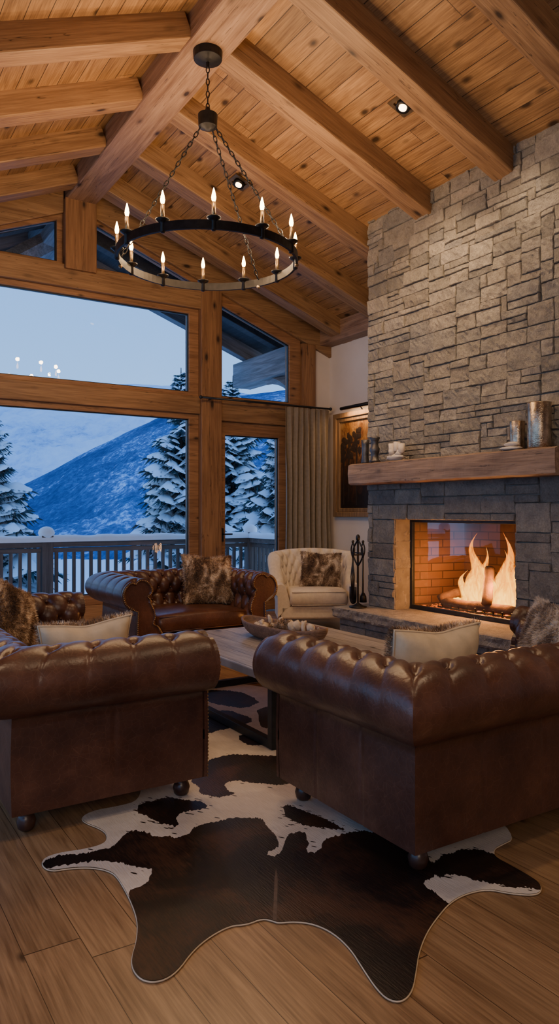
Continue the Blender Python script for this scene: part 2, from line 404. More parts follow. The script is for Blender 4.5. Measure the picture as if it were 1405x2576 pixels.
trim(MB().b2((6.19, 6.1, 3.84), (XR, YW, 4.12)), M_beamY, 'wall plate beam under the rafter ends')
trim(MB().prism([(2.83, Lr(2.83)), (XR, Lr(XR)), (XR, cz(XR)+.05), (2.83, cz(2.83)+.05)], XZ, YW-.05, YW+.18), M_beamX, 'sloping gable beam right of the ridge')
trim(MB().prism([(XL, Ll(XL)), (2.45, Ll(2.45)), (2.45, cz(2.45)+.05), (XL, cz(XL)+.05)], XZ, YW-.05, YW+.18), M_beamX, 'sloping gable beam left of the ridge')
trim(MB().b2((4.25, YW-.09, 0), (4.55, YW+.18, 4.42)), M_beamZ, 'tall timber post between big window and door')
trim(MB().b2((5.88, YW-.06, 0), (6.11, YW+.18, 3.84)), M_beamZ, 'corner timber post behind the curtain')
trim(MB().b2((-.1, YW-.06, 0), (.2, YW+.18, 4.0)), M_beamZ, 'timber post left of the big window')
trim(MB().b2((-.1, YW-.07, 4.09), (4.56, YW+.16, 4.36)), M_beamX, 'long header beam over the picture window')
trim(MB().b2((.2, YW-.05, 2.70), (4.25, YW+.16, 2.93)), M_beamX, 'cross beam between upper and lower windows')
trim(MB().b2((4.55, YW-.05, 2.63), (5.88, YW+.16, 2.93)), M_beamX, 'beam above the glass door')
trim(MB().b2((.2, YW-.03, 0), (4.25, YW+.16, .26)), M_beamX, 'low timber sill under the picture window')
trim(MB().b2((5.64, YW-.02, 0), (5.88, YW+.16, 2.63)), M_beamZ, 'timber panel beside the glass door')
wn = [0]
def window(outer, inner, label, name=None, y0=None):
    wn[0] += 1
    o = MB().ring(outer, inner, XZ, YW-.0, YW+.12).build(name or 'window_%d' % wn[0], M_frame, bevel=.006)
    struct(o, label)
    n = len(inner); MB().add([Vector((a, YW+.07, b)) for a, b in inner], [tuple(range(n))]).build('pane', M_glass, o, recalc=False)
    MB().ring(inner, [(a+(.012 if a < sum(p[0] for p in inner)/n else -.012), b+(.012 if b < sum(p[1] for p in inner)/n else -.012)) for a, b in inner], XZ, YW+.03, YW+.06).build('glazing_bead', M_blackmetal, o)
    return o
window([(.2, .26), (4.25, .26), (4.25, 2.70), (.2, 2.70)], [(.34, .38), (4.11, .38), (4.11, 2.63), (.34, 2.63)], 'large lower picture window to the mountains')
window([(.2, 2.93), (4.25, 2.93), (4.25, 4.09), (.2, 4.09)], [(.34, 2.99), (4.11, 2.99), (4.11, 4.02), (.34, 4.02)], 'large upper window showing the sky')
window([(2.83, 4.36), (4.50, 4.36), (4.49, 4.385), (2.83, Lr(2.83))], [(2.86, 4.40), (4.25, 4.40), (4.24, 4.41), (2.86, 4.93)], 'triangular window right of the king post')
window([(.93, 4.36), (2.45, 4.36), (2.45, Ll(2.45)), (.95, 4.37)], [(1.15, 4.40), (2.38, 4.40), (2.38, 4.89), (1.17, 4.41)], 'triangular window left of the king post')
window([(4.55, 2.93), (5.88, 2.93), (5.88, Lr(5.88)), (4.55, Lr(4.55))], [(4.60, 2.97), (5.69, 2.97), (5.69, 3.80), (4.60, 4.20)], 'slanted transom window over the glass door')
d = window([(4.55, .02), (5.64, .02), (5.64, 2.63), (4.55, 2.63)], [(4.65, .30), (5.51, .30), (5.51, 2.45), (4.65, 2.45)], 'wood framed glass door to the deck', name='door_1')
MB().b2((4.575, YW-.02, 1.0), (4.615, YW, 1.18)).tube([(4.595, YW-.01, 1.1), (4.595, YW-.07, 1.1), (4.72, YW-.07, 1.1)], .011).build('door_handle', M_blackmetal, d)

# ---------------------------------------------------------------- fireplace
fp = thing('fireplace', 'floor to ceiling stone fireplace with timber mantel and raised hearth', 'fireplace', (5.5, 5.0, 0), world=True)
BY0, BY1, OY0, OY1, OZ0, OZ1, XF = 3.55, 6.21, 4.22, 5.78, .38, 1.32, 5.07
def cuts(a, b, lo, hi, rnd):
    r = [a]
    while b-r[-1] > hi*1.5: r.append(r[-1]+rnd.uniform(lo, hi))
    r[-1] = r[-1] if b-r[-1] > lo*.6 else r[-1]-lo*.3
    r.append(b); return r
def stones(segU, segV, fn, holes=(), seed=1, pal=None, big=1.0, pr=(.018, .034)):
    rnd = random.Random(seed); U = []; V = []
    for a, b in zip(segU[:-1], segU[1:]): c = cuts(a, b, .050*big, .09*big, rnd); U += c if not U else c[1:]
    for a, b in zip(segV[:-1], segV[1:]): c = cuts(a, b, .045*big, .072*big, rnd); V += c if not V else c[1:]
    nu, nv = len(U)-1, len(V)-1; occ = [[False]*nv for _ in range(nu)]
    for i in range(nu):
        for j in range(nv):
            cu, cv = (U[i]+U[i+1])/2, (V[j]+V[j+1])/2
            for h in holes:
                if h[0] < cu < h[1] and h[2] < cv < h[3]: occ[i][j] = True
    mb = MB(); cols = []
    pal = pal or [(.355, .31, .25), (.39, .345, .28), (.32, .29, .245), (.42, .37, .30), (.37, .33, .27), (.33, .305, .27), (.40, .355, .295)]
    for j in range(nv):
        for i in range(nu):
            if occ[i][j]: continue
            hh = rnd.choice([1, 1, 1, 2, 2, 2, 2, 3]); ww = rnd.choice([3, 3, 4, 5, 6]) if hh < 2 else rnd.choice([3, 4, 4, 5, 6])
            w = 0
            while w < ww and i+w < nu and not occ[i+w][j]: w += 1
            h = 1
            while h < hh and j+h < nv and all(not occ[i+k][j+h] for k in range(w)): h += 1
            if w == 1 and h > 2: h = 2
            for a in range(w):
                for b in range(h): occ[i+a][j+b] = True
            u0, u1, v0, v1 = U[i], U[i+w], V[j], V[j+h]
            g = .0026; u0 += g; u1 -= g; v0 += g; v1 -= g
            if u1-u0 < .02 or v1-v0 < .02: continue
            e = .006
            def pos(a, b):
                n = max(1, int((b-a-2*e)/.026)); return [a, a+e*.25, a+e]+[a+e+(b-a-2*e)*q/n for q in range(1, n)]+[b-e, b-e*.25, b]
            us, vs = pos(u0, u1), pos(v0, v1)
            p0 = rnd.uniform(*pr); c = rnd.choice(pal); kk = rnd.uniform(.88, 1.12); c = tuple(x*kk for x in c)
            tu, tv = rnd.uniform(-.04, .04), rnd.uniform(-.08, .08)
            jit = [rnd.uniform(-.012, .012) for _ in range(4)]
            G = []
            for b, vv in enumerate(vs):
                row = []
                for a, uu in enumerate(us):
                    ea = min(a, len(us)-1-a); eb = min(b, len(vs)-1-b)
                    k = (0, .8, 1)[min(ea, 2)]*(0, .8, 1)[min(eb, 2)]
                    N = noise.noise(Vector((uu*12, vv*12, seed*3+i)))*.013+noise.noise(Vector((uu*38, vv*38, seed)))*.010
                    fu, fv = (uu-u0)/(u1-u0), (vv-v0)/(v1-v0)
                    du = jit[0]*(1-fu)*(1-fv)+jit[1]*fu*(1-fv); dv = jit[2]*(1-fu)*fv+jit[3]*fu*fv
                    wob = noise.noise(Vector((uu*34+9, vv*34, i)))*.006
                    dep = .006 if k == 0 else (p0+N+(uu-(u0+u1)/2)*tu+(vv-(v0+v1)/2)*tv)*k
                    row.append(fn(uu+du*.5+wob*.7, vv+dv*.5+wob*.7, dep))
                    cols.append(c)
                G.append(row)
            mb.grid(G)
    return mb, cols
def bstone(name, mc, parent): return mc[0].build(name, M_stone, parent, smooth=False, recalc=True, attr=mc[1])
core = MB()
core.b2((XF, OY1, 0), (XR, BY1, cz(XF)+.03)); core.b2((XF, BY0, 0), (XR, OY0, cz(XF)+.03)); core.b2((XF, OY0, OZ1), (XR, OY1, cz(XF)+.03)); core.b2((XF, OY0, 0), (XR, OY1, OZ0-.01)); core.b2((5.97, OY0, OZ0-.01), (XR, OY1, OZ1))
core.build('chimney_core', M_mortar, fp)
f = lambda u, v, d: Vector((XF-d, u, v))
pal_low = [(.29, .27, .25), (.33, .31, .285), (.26, .245, .235), (.31, .29, .27)]
bstone('chimney_stonework', stones([BY0, BY1], [1.78, 4.64], f, seed=3, big=1.02), fp)
bstone('surround_stonework', stones([BY0, OY0, OY1, BY1], [OZ0, OZ1, 1.55, 1.78], f, [(OY0, OY1, OZ0, OZ1)], seed=5, pal=pal_low, big=1.3), fp)
bstone('jamb_stonework', stones([XF-.02, 5.30], [OZ0, OZ1], lambda u, v, d: Vector((u, OY1-d+.02, v)), seed=8, pal=pal_low, big=1.5, pr=(.01, .02)), fp)
bstone('side_stonework', stones([XF-.02, XR], [0, 4.5], lambda u, v, d: Vector((u, BY0-d+.0, v)), seed=9, big=1.5), fp)
bstone('jamb_stonework', stones([XF-.02, 5.30], [OZ0, OZ1], lambda u, v, d: Vector((u, OY0+d-.02, v)), seed=10, pal=pal_low, big=1.5, pr=(.01, .02)), fp)
hy0, hy1, hx0 = 3.60, 6.34, 4.665
def slab(x0, x1, y0, y1, z0, z1, name, parent):
    mb = MB(); n = 110; L = []
    prof = [(x1, z1), (x0+.03, z1), (x0+.006, z1-.006), (x0, z1-.025), (x0+.008, (z0+z1)/2), (x0, z0+.02), (x0+.012, z0), (x1, z0)]
    cols = []
    for i in range(n+1):
        y = y0+(y1-y0)*i/n; row = []
        for a, (x, z) in enumerate(prof):
            q = 0 if a in (0, 7) else noise.noise(Vector((y*7, z*30, 3)))*.016+noise.noise(Vector((y*30, z*60, 1)))*.012
            row.append(Vector((x-q, y+(.01*noise.noise(Vector((x*20, z*40, 7))) if i in (0, n) else 0), z+noise.noise(Vector((x*9, y*9, 2)))*.003)))
            cols.append((.34, .31, .285))
        L.append(row)
    mb.grid(L, wrap=True); N = len(prof)
    mb.f.append(tuple(range(N))); mb.m.append(0); mb.f.append(tuple(n*N+k for k in range(N))); mb.m.append(0)
    return mb.build(name, M_stone, parent, attr=cols)
slab(hx0, 5.34, hy0, hy1, .27, OZ0, 'hearth_slab', fp)
MB().b2((4.76, hy0+.05, 0), (XF, hy1-.05, .27)).build('hearth_core', M_mortar, fp)
bstone('hearth_stonework', stones([hy0+.04, hy1-.04], [0, .27], lambda u, v, d: Vector((4.76-d, u, v)), seed=12, pal=pal_low, big=1.5), fp)
bstone('hearth_stonework', stones([4.74, XF], [0, .27], lambda u, v, d: Vector((u, hy1-.05+d, v)), seed=13, pal=pal_low, big=1.5, pr=(.01, .02)), fp)
mm = MB(); n = 90; rows = []
for i in range(n+1):
    y = 3.60+(6.19-3.60)*i/n; row = []
    for x, z in ((5.10, 1.905), (4.80, 1.91), (4.765, 1.895), (4.76, 1.80), (4.765, 1.70), (4.79, 1.685), (5.10, 1.69)):
        q = 0 if x > 5 else noise.noise(Vector((y*4, z*20, 5)))*.010+noise.noise(Vector((y*14, z*40, 9)))*.004
        row.append(Vector((x+q, y, z+q*.6)))
    rows.append(row)
mm.grid(rows, wrap=True); mm.f.append(tuple(range(7))); mm.m.append(0); mm.f.append(tuple(n*7+k for k in range(7))); mm.m.append(0)
mm.build('mantel_shelf', M_mantel, fp)
a0, a1, bx, z0, z1 = OY0, OY1, 5.95, OZ0, OZ1
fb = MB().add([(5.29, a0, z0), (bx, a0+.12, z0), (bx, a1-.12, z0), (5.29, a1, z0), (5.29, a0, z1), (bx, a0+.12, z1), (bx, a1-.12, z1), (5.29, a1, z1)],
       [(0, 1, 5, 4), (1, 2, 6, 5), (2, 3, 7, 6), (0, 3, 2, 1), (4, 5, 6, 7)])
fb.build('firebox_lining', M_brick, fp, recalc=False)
MB().ring([(OY0, OZ0), (OY1, OZ0), (OY1, OZ1), (OY0, OZ1)], [(OY0+.03, OZ0+.045), (OY1-.03, OZ0+.045), (OY1-.03, OZ1-.03), (OY0+.03, OZ1-.03)], YZ, 5.27, 5.31).build('firebox_frame', M_blackmetal, fp, bevel=.004)
MB().add([(5.29, OY0+.03, OZ0+.045), (5.29, OY1-.03, OZ0+.045), (5.29, OY1-.03, OZ1-.03), (5.29, OY0+.03, OZ1-.03)], [(0, 1, 2, 3)]).build('glass_panel', M_glass_('fire_glass', .10), fp, recalc=False)
eb = MB()
for i in range(1100):
    eb.ball((random.uniform(5.33, 5.85), random.uniform(OY0+.10, OY1-.12), OZ0+.03), random.uniform(.012, .024), (1, 1, .8), 5, wob=.3)
tag(eb.build('ember_bed', M_ember, smooth=False), 'bed of glowing gravel embers under the burning logs', 'embers', kind='stuff')
fl = MB()
rf = random.Random(14)
FL = [(5.10, 5.54, .76, .078), (5.18, 5.57, .57, .062), (5.03, 5.58, .62, .062), (5.25, 5.52, .38, .055), (5.12, 5.50, .44, .075), (4.96, 5.53, .36, .050),
      (4.73, 5.55, .78, .074), (4.66, 5.58, .58, .060), (4.81, 5.57, .60, .060), (4.60, 5.54, .36, .050), (4.75, 5.50, .42, .072), (4.88, 5.52, .38, .052),
      (4.92, 5.58, .30, .06), (5.33, 5.50, .20, .045), (4.54, 5.52, .19, .04), (5.40, 5.52, .11, .04)]
for (y, x, hh, w) in FL:
    ph = rf.uniform(0, 9); rows = []
    for i in range(29):
        t = i/28; r = w*(math.sin(PI*min(1, (t+.10)*.9))**.7)*(1-t)**.85*1.9+.0006
        cx = .025*math.sin(ph+t*5)*t*1.6; cy = .034*math.sin(ph*1.7+t*8)*t*1.6*(.5+hh)
        rows.append([Vector((x+cx+r*.6*math.cos(a)*(1+.3*math.sin(3*a+ph+t*6)), y+cy+r*math.sin(a)*(1+.3*math.sin(3*a+ph+t*6)), .43+hh*t)) for a in [2*PI*k/16 for k in range(16)]])
    fl.grid(rows, wrap=True)
tag(fl.build('fire', M_flame, smooth=True), 'yellow orange flames burning over the logs in the stone fireplace', 'fire', kind='stuff')
def logm(a, b, r, label):
    a, b = Vector(a), Vector(b); pts = [a.lerp(b, i/8)+Vector((noise.noise(a+Vector((i, 0, 0)))*.012, 0, noise.noise(b+Vector((0, i, 0)))*.012)) for i in range(9)]
    tag(MB().tube(pts, [r*(1+.12*noise.noise(Vector((i*.8, r*50, 2)))) for i in range(9)], 12).build('firewood_log', M_log, smooth=True), label, 'log')
logm((5.42, 4.50, .485), (5.40, 5.42, .475), .045, 'long charred log lying across the front of the fire')
logm((5.70, 4.60, .48), (5.68, 5.30, .48), .055, 'charred log lying behind the flames')
logm((5.37, 4.82, .53), (5.56, 4.95, .84), .05, 'charred log leaning upright between the two flames')
logm((5.38, 5.46, .50), (5.60, 5.22, .62), .05, 'short charred log at the left of the flames')
g = thing('fire_grate', 'black iron grate holding the burning logs', 'grate', (5.55, 4.95, OZ0), world=True)
for y in [4.5+.11*i for i in range(9)]: MB().tube([(5.34, y, .47), (5.35, y, .425), (5.75, y, .425)], .008, 6).build('grate_bar', M_iron, g)
for x in (5.35, 5.74): MB().tube([(x, 4.45, .43), (x, 5.45, .43)], .01, 6).build('grate_rail', M_iron, g)

# ---------------------------------------------------------------- chesterfields
BTN = [None]
def button(parent, p, mat):
    if BTN[0] is None:
        o = MB().ball((0, 0, 0), .011, (1, 1, .8), 8).build('tuft_button', mat, parent, smooth=True); BTN[0] = o.data
    else:
        o = bpy.data.objects.new('tuft_button', BTN[0]); COL.objects.link(o); o.parent = parent
    o.location = p
def chesterfield(W, D, loc, rz, label, cat, ncush):
    root = thing('chesterfield_sofa', label, cat, loc, rz)
    R0, CZ0 = .138, .662
    prof = []
    for i in range(10): prof.append((0, .10+(.52-.10)*i/9, -9, 'o'))
    for i in range(45):
        ph = math.radians(-84+i*(300/44.0)); prof.append((R0*math.cos(ph), CZ0+R0*math.sin(ph), (ph-math.radians(84))*R0, 'r'))
    o1, z1, v1, _ = prof[-1]
    for i in range(1, 17):
        t = i/16; prof.append((o1+(-.215-o1)*t, z1+(.30-z1)*t, v1+.30*t, 'i'))
    n = len(prof); nor = []
    for j in range(n):
        a = prof[max(0, j-1)]; b = prof[min(n-1, j+1)]; dx, dz = b[0]-a[0], b[1]-a[1]; l = math.hypot(dx, dz) or 1
        nor.append((dz/l, -dx/l))
    q = .125
    def disp(s, L, j):
        o, z, v, k = prof[j]; nn = max(2, round(L/.165)); p = L/nn
        if k == 'o':
            g = 0
            m3 = max(1, round(L/.36)); c = s/(L/m3); dd = abs(c-round(c))*(L/m3)
            if 0 < round(c) < m3: g = -.005*math.exp(-(dd/.006)**2)
            return g+.006*math.sin(PI*(z-.1)/.42)
        vv = max(0, v); a = s/p+vv/(2*q); b = s/p-vv/(2*q)
        pr_ = abs(math.sin(PI*a))*abs(math.sin(PI*b))
        da, db = a-round(a), b-round(b)
        dist = math.hypot(p*(da+db)/2, q*(da-db), min(0, v) if v < 0 else 0)
        bt = math.exp(-(dist/.024)**2)
        inn = min(1, max(0, v/.09))
        if v < 0:
            fade = max(.15, 1+v/.26)
            return .011*pr_**.15*fade+.004*pr_**.6*fade-.028*bt
        return (.011+.006*inn)*pr_**(.15+.1*inn)+(.004+.009*inn)*pr_**.6-.028*bt
    def seg(fn, L, step=.0105):
        N = max(8, int(L/step)); rows = []
        for i in range(N+1):
            t = i/N; row = []
            for j in range(n):
                dd = disp(t*L, L, j); row.append(fn(t, prof[j][0]+nor[j][0]*dd, prof[j][1]+nor[j][1]*dd))
            rows.append(row)
        return rows
    rows = seg(lambda t, o, z: Vector(((t*2-1)*(W/2+o), D/2+o, z)), W)
    back = MB().grid(rows).build('backrest', M_leather, root, smooth=True)
    arms = []
    for sg in (-1, 1):
        rows = seg(lambda t, o, z: Vector((sg*(W/2+o), -D/2+t*(D+o), z)), D)
        arm = MB().grid(rows).build('arm', M_leather, root, smooth=True); arms.append(arm)
        ring0 = [p.copy() for p in rows[0]]
        def sc(p, k):
            c = Vector((sg*(W/2), 0, CZ0)) if p.z > .53 else Vector((sg*(W/2-.10), 0, p.z)); return Vector((c.x+(p.x-c.x)*k, p.y, c.z+(p.z-c.z)*k))
        ring1 = [p+Vector((0, -.018, 0)) for p in ring0]
        r2 = [sc(p, .86)+Vector((0, -.024, 0)) for p in ring0]
        r3 = [sc(p, .78)+Vector((0, -.014, 0)) for p in ring0]
        r0b = [p+Vector((0, .01, 0)) for p in ring0]
        mb = MB().grid([r0b, ring1, r2, r3]); N = len(ring0)
        mb.f.append(tuple(3*N+k for k in range(N))); mb.m.append(0)
        mb.build('scroll_front', M_leather, arm, smooth=False)
        nh = MB(); line = [sc(p, .90)+Vector((0, -.023, 0)) for p in ring0]; acc = 0
        for a, b in zip(line[:-1], line[1:]):
            L = (b-a).length
            while acc < L: nh.ball(a.lerp(b, acc/L), .0065, (1, .6, 1), 6); acc += .017
            acc -= L
        no = nh.build('nailhead_trim', M_brass, arm, smooth=True); no['kind'] = 'stuff'
    iw = W-.40
    MB().b2((-W/2+.02, -D/2+.005, .10), (W/2-.02, -D/2+.06, .30)).build('front_rail', M_leather, root, bevel=.02)
    MB().b2((-W/2+.02, -D/2+.05, .12), (W/2-.02, D/2-.01, .30)).build('seat_base', M_leather, root, bevel=.02)
    cw = iw/ncush
    for c in range(ncush):
        x0 = -iw/2+cw*c+.004; x1 = x0+cw-.008; y0 = -D/2-.015; y1 = D/2-.20; nx = 24; pr = []
        for k in range(20):
            a = 2*PI*k/20; pr.append((math.copysign(abs(math.cos(a))**.35, math.cos(a)), math.copysign(abs(math.sin(a))**.45, math.sin(a))))
        mb = MB(); G = []
        for i in range(nx+1):
            t = i/nx; e = min(t, 1-t)*nx; kk = 1 if e >= 2 else (.90, .975)[int(e)]
            row = []
            for cx, cy in pr:
                y = (y0+y1)/2+cx*(y1-y0)/2*(kk*.5+.5); z = .385+cy*.088*kk+(.02*math.sin(PI*t) if cy > 0 else 0)
                row.append(Vector((x0+(x1-x0)*t, y, z)))
            G.append(row)
        mb.grid(G, wrap=True); N = len(pr); mb.f.append(tuple(range(N))); mb.m.append(0); mb.f.append(tuple(nx*N+k for k in range(N))); mb.m.append(0)
        cu = mb.build('seat_cushion', M_leather, root, smooth=True)
        for zz in (.45, .32): MB().tube([(x0+.01, y0+.012, zz), (x1-.01, y0+.012, zz)], .006, 6).build('piping', M_leather, cu, smooth=True)
    def inner(v):
        best = min(prof, key=lambda r: abs(r[2]-v) if r[3] != 'o' else 99); return best[0], best[1]
    nn = max(2, round(W/.165)); p = W/nn; nn2 = max(2, round(D/.165)); p2 = D/nn2
    for r in range(4):
        o, z = inner(r*q)
        zz = -.016 if r == 0 else 0
        for i in range(0, nn+1):
            s = (i+.5*(r % 2))*p
            if 0.0 <= s <= W and abs((s/W*2-1)*(W/2+o)) < W/2: button(back, ((s/W*2-1)*(W/2+o), D/2+o, z+zz), M_leather)
        for sg, arm in zip((-1, 1), arms):
            for i in range(0, nn2+1):
                s = (i+.5*(r % 2))*p2
                if .02 <= s <= D-.01: button(arm, (sg*(W/2+o), -D/2+s/D*(D+o), z+zz), M_leather)
    for sx in (-1, 1):
        for sy in (-1, 1):
            MB().lathe([(.024, 0), (.036, .012), (.042, .04), (.034, .065), (.026, .075), (.040, .085), (.042, .105)], 14, (sx*(W/2-.09), sy*(D/2-.08), 0)).build('foot', M_foot, root, smooth=True)
    return root
chesterfield(1.32, .90, (3.01, 6.55, 0), 0, 'wide tufted brown leather club chair facing the room behind the coffee table', 'armchair', 1)
chesterfield(2.10, .90, (1.13, 4.25, .008), PI/2, 'tufted brown leather sofa at the left with its rolled arm toward the viewer', 'sofa', 2)
chesterfield(1.83, .96, (2.80, 2.52, .008), PI, 'tufted brown leather sofa at the right with its back toward the viewer', 'sofa', 2)

# ---------------------------------------------------------------- pillows
def pillow(w, h, t, loc, rz, tilt, label, cream_back=False, roll=0, fur=None, pinch=.08):
    N = 24; fur = fur or M_fur
    def P(u, v, sgn):
        x = w/2*u*(1-pinch*(1-v*v)); z = h/2*v*(1-pinch*(1-u*u)); th = t/2*(max(0, (1-u**2)*(1-v**2))**.42)
        if v > 0: z -= .014*math.exp(-(u/.35)**2)*v
        wr = .008*noise.noise(Vector((u*3, v*3, w*50+sgn)))
        return Vector((x, sgn*(th+wr*(1 if abs(u) < 1 and abs(v) < 1 else 0)), z))
    back = [[P(-1+2*i/N, -1+2*j/N, 1) for i in range(N+1)] for j in range(N+1)]
    front = [[P(-1+2*i/N, -1+2*j/N, -1) for i in range(N+1)] for j in range(N+1)]
    def hairs(mb, sgn, cnt, seed, edge=False):
        r = random.Random(seed); down = Vector((0, 0, -1))
        for _ in range(cnt):
            u, v = r.uniform(-1, 1), r.uniform(-1, 1)
            if edge:
                e = r.uniform(.93, 1)
                if r.random() < .5: u = math.copysign(e, u)
                else: v = math.copysign(e, v)
            p = P(u, v, sgn)
            nn = Vector((u*.5, sgn*(1.1-max(abs(u), abs(v))), v*.5)).normalized()
            d = (nn*.8+(down*.4 if not edge else Vector((0, sgn*.5, 0)))+Vector((r.uniform(-.6, .6), r.uniform(-.3, .3), r.uniform(-.6, .6)))).normalized()
            L = r.uniform(.016, .034); sd = d.cross(Vector((r.uniform(-1, 1), r.uniform(-1, 1), r.uniform(-1, 1)))).normalized()*.0022
            k = len(mb.v); mb.v += [p-sd, p+sd, p+d*L]; mb.f.append((k, k+1, k+2)); mb.m.append(0)
    sd = int(w*1000+loc[0]*77)
    if cream_back:
        root = MB().grid(back).grid(front).build('throw_pillow', M_suede, smooth=True)
        MB().tube([p+Vector((0, .004, 0)) for p in [back[0][i] for i in range(N+1)]+[back[j][N] for j in range(1, N+1)]+[back[N][i] for i in range(N-1, -1, -1)]+[back[j][0] for j in range(N-1, 0, -1)]], .005, 6, True).build('piping', M_suede, root, smooth=True)
        mb = MB().grid([[p+Vector((0, -.004, 0)) for p in r] for r in front]); hairs(mb, -1, 5000, sd); hairs(mb, -1, 2600, sd+5, True); mb.build('fur_front', fur, root, smooth=True, recalc=False)
    else:
        mb = MB().grid(back).grid(front); hairs(mb, -1, 8000, sd); hairs(mb, 1, 3000, sd+1); hairs(mb, -1, 1600, sd+2, True)
        root = mb.build('throw_pillow', fur, smooth=True, recalc=False)
    root.matrix_world = Matrix.Translation(loc) @ Matrix.Rotation(rz, 4, 'Z') @ Matrix.Rotation(tilt, 4, 'X') @ Matrix.Rotation(roll, 4, 'Y')
    tag(root, label, 'pillow'); return root
pillow(.54, .50, .18, (3.30, 6.60, .72), -.08, -.28, 'mottled brown fur pillow on the club chair behind the coffee table', roll=.05)
pillow(.50, .44, .16, (5.17, 7.27, .69), -.5, -.3, 'mottled brown fur pillow on the cream tufted armchair', roll=.06)
pillow(.54, .46, .18, (1.02, 4.78, .72), PI/2-.6, -.25, 'mottled fur pillow leaning in the far corner of the left sofa', roll=.35)
pillow(.46, .38, .20, (1.10, 3.54, .69), PI, -.22, 'tan backed fur pillow leaning on the near arm of the left sofa', True, roll=.05, pinch=.10)
pillow(.56, .40, .23, (2.31, 2.40, .70), PI+.06, -.22, 'tan backed fur pillow against the back of the right sofa', True, roll=-.03, pinch=.10)
pillow(.46, .44, .16, (3.38, 2.60, .69), -PI/2-.4, -.35, 'pale fur pillow against the far arm of the right sofa', fur=M_fur2)

# ---------------------------------------------------------------- cream armchair
ca = thing('tufted_armchair', 'cream linen tufted armchair in the corner beside the curtain', 'armchair', (5.11, 7.31, 0), -.50)
def cream_chair(root):
    W, D = .96, .80
    r = .30
    pts = [(-W/2, -D/2+.02)]
    for i in range(1, 15): pts.append((-W/2, -D/2+.02+(D-r-.02)*i/15))
    for i in range(0, 13): a = PI-(PI/2)*i/12; pts.append((-W/2+r+r*math.cos(a), D/2-r+r*math.sin(a)))
    for i in range(1, 12): pts.append((-W/2+r+(W-2*r)*i/12, D/2))
    for i in range(0, 13): a = PI/2-(PI/2)*i/12; pts.append((W/2-r+r*math.cos(a), D/2-r+r*math.sin(a)))
    for i in range(1, 16): pts.append((W/2, D/2-r-(D-r-.02)*i/15))
    dd = [0]
    for a, b in zip(pts[:-1], pts[1:]): dd.append(dd[-1]+math.hypot(b[0]-a[0], b[1]-a[1]))
    L = dd[-1]; N = 220; rs = []
    k = 0
    for i in range(N+1):
        s = L*i/N
        while k < len(dd)-2 and dd[k+1] < s: k += 1
        t = (s-dd[k])/(dd[k+1]-dd[k]); rs.append((pts[k][0]+(pts[k+1][0]-pts[k][0])*t, pts[k][1]+(pts[k+1][1]-pts[k][1])*t, s))
    rows = []
    for i, (x, y, s) in enumerate(rs):
        a = rs[max(0, i-1)]; b = rs[min(N, i+1)]; tx, ty = b[0]-a[0], b[1]-a[1]; l = math.hypot(tx, ty); nx, ny = -ty/l, tx/l
        t = (y+D/2)/D; hf = min(1, max(0, (t-.46)/.30)); hf = hf*hf*(3-2*hf); h = .56+.38*hf-.04*hf*(x/(W/2))**2
        lean = .07*hf
        prof = [(0, .16), (0, .3), (.005+lean*.5, .45), (.0+lean*.7, h-.12)]
        R_ = .076-.006*hf
        for q in range(13):
            an = math.radians(-60+q*20); prof.append((-.035+lean+R_*math.cos(an), h-R_+R_*math.sin(an)))
        for q in range(1, 25): prof.append((-.12+lean*(1-q/24)-.04*q/24, h-.11-(h-.11-.30)*q/24))
        row = []
        for j, (o, z) in enumerate(prof):
            if j > 11 and hf > .1:
                v = h-z-.02; p = .135; qv = .10; sm_ = s-L/2; A = sm_/p+v/(2*qv); B = sm_/p-v/(2*qv)
                cr = (abs(math.sin(PI*A))*abs(math.sin(PI*B)))**.4; o -= .036*cr*hf
                da, db = A-round(A), B-round(B); o += .022*hf*math.exp(-((math.hypot(p*(da+db)/2, qv*(da-db)))/.022)**2)
            row.append(Vector((x+nx*o, y+ny*o, z)))
        rows.append(row)
    MB().grid(rows).build('tufted_back_and_arms', M_cream, root, smooth=True)
    for e in (0, -1):
        R = rows[e]; cx = sum(p.x for p in R)/len(R); cz_ = sum(p.z for p in R)/len(R)
        R2 = [Vector((cx+(p.x-cx)*.93, p.y-.02, cz_+(p.z-cz_)*.95)) for p in R]; mb = MB().grid([R, R2]); mb.f.append(tuple(len(R)+k for k in range(len(R)))); mb.m.append(0)
        mb.build('arm_front', M_cream, root)
    MB().b2((-W/2+.04, -D/2+.0, .15), (W/2-.04, D/2-.12, .30)).build('seat_base', M_cream, root, bevel=.02)
    G = []; pr = []
    for k in range(20):
        a = 2*PI*k/20; pr.append((math.copysign(abs(math.cos(a))**.35, math.cos(a)), math.copysign(abs(math.sin(a))**.5, math.sin(a))))
    x0, x1 = -W/2+.145, W/2-.145; y0, y1 = -.45, .22
    for i in range(21):
        t = i/20; e = min(i, 20-i); kk = (.88, .97)[e] if e < 2 else 1
        G.append([Vector((x0+(x1-x0)*t, (y0+y1)/2+c*(y1-y0)/2*(kk*.5+.5), .39+s_*.095*kk+(.015*math.sin(PI*t) if s_ > 0 else 0))) for c, s_ in pr])
    mb = MB().grid(G, wrap=True); mb.f.append(tuple(range(20))); mb.m.append(0); mb.f.append(tuple(20*20+k for k in range(20))); mb.m.append(0)
    cu = mb.build('seat_cushion', M_cream, root, smooth=True)
    for zz in (.465, .315): MB().tube([(x0+.02, y0+.008, zz), (x1-.02, y0+.008, zz)], .006, 6).build('piping', M_cream, cu, smooth=True)
    for sx in (-1, 1):
        for sy in (-1, 1): MB().box((sx*(W/2-.09), sy*.31-.02, .08), (.05, .05, .16), taper=.6).build('leg', M_foot, root, bevel=.004)
cream_chair(ca)

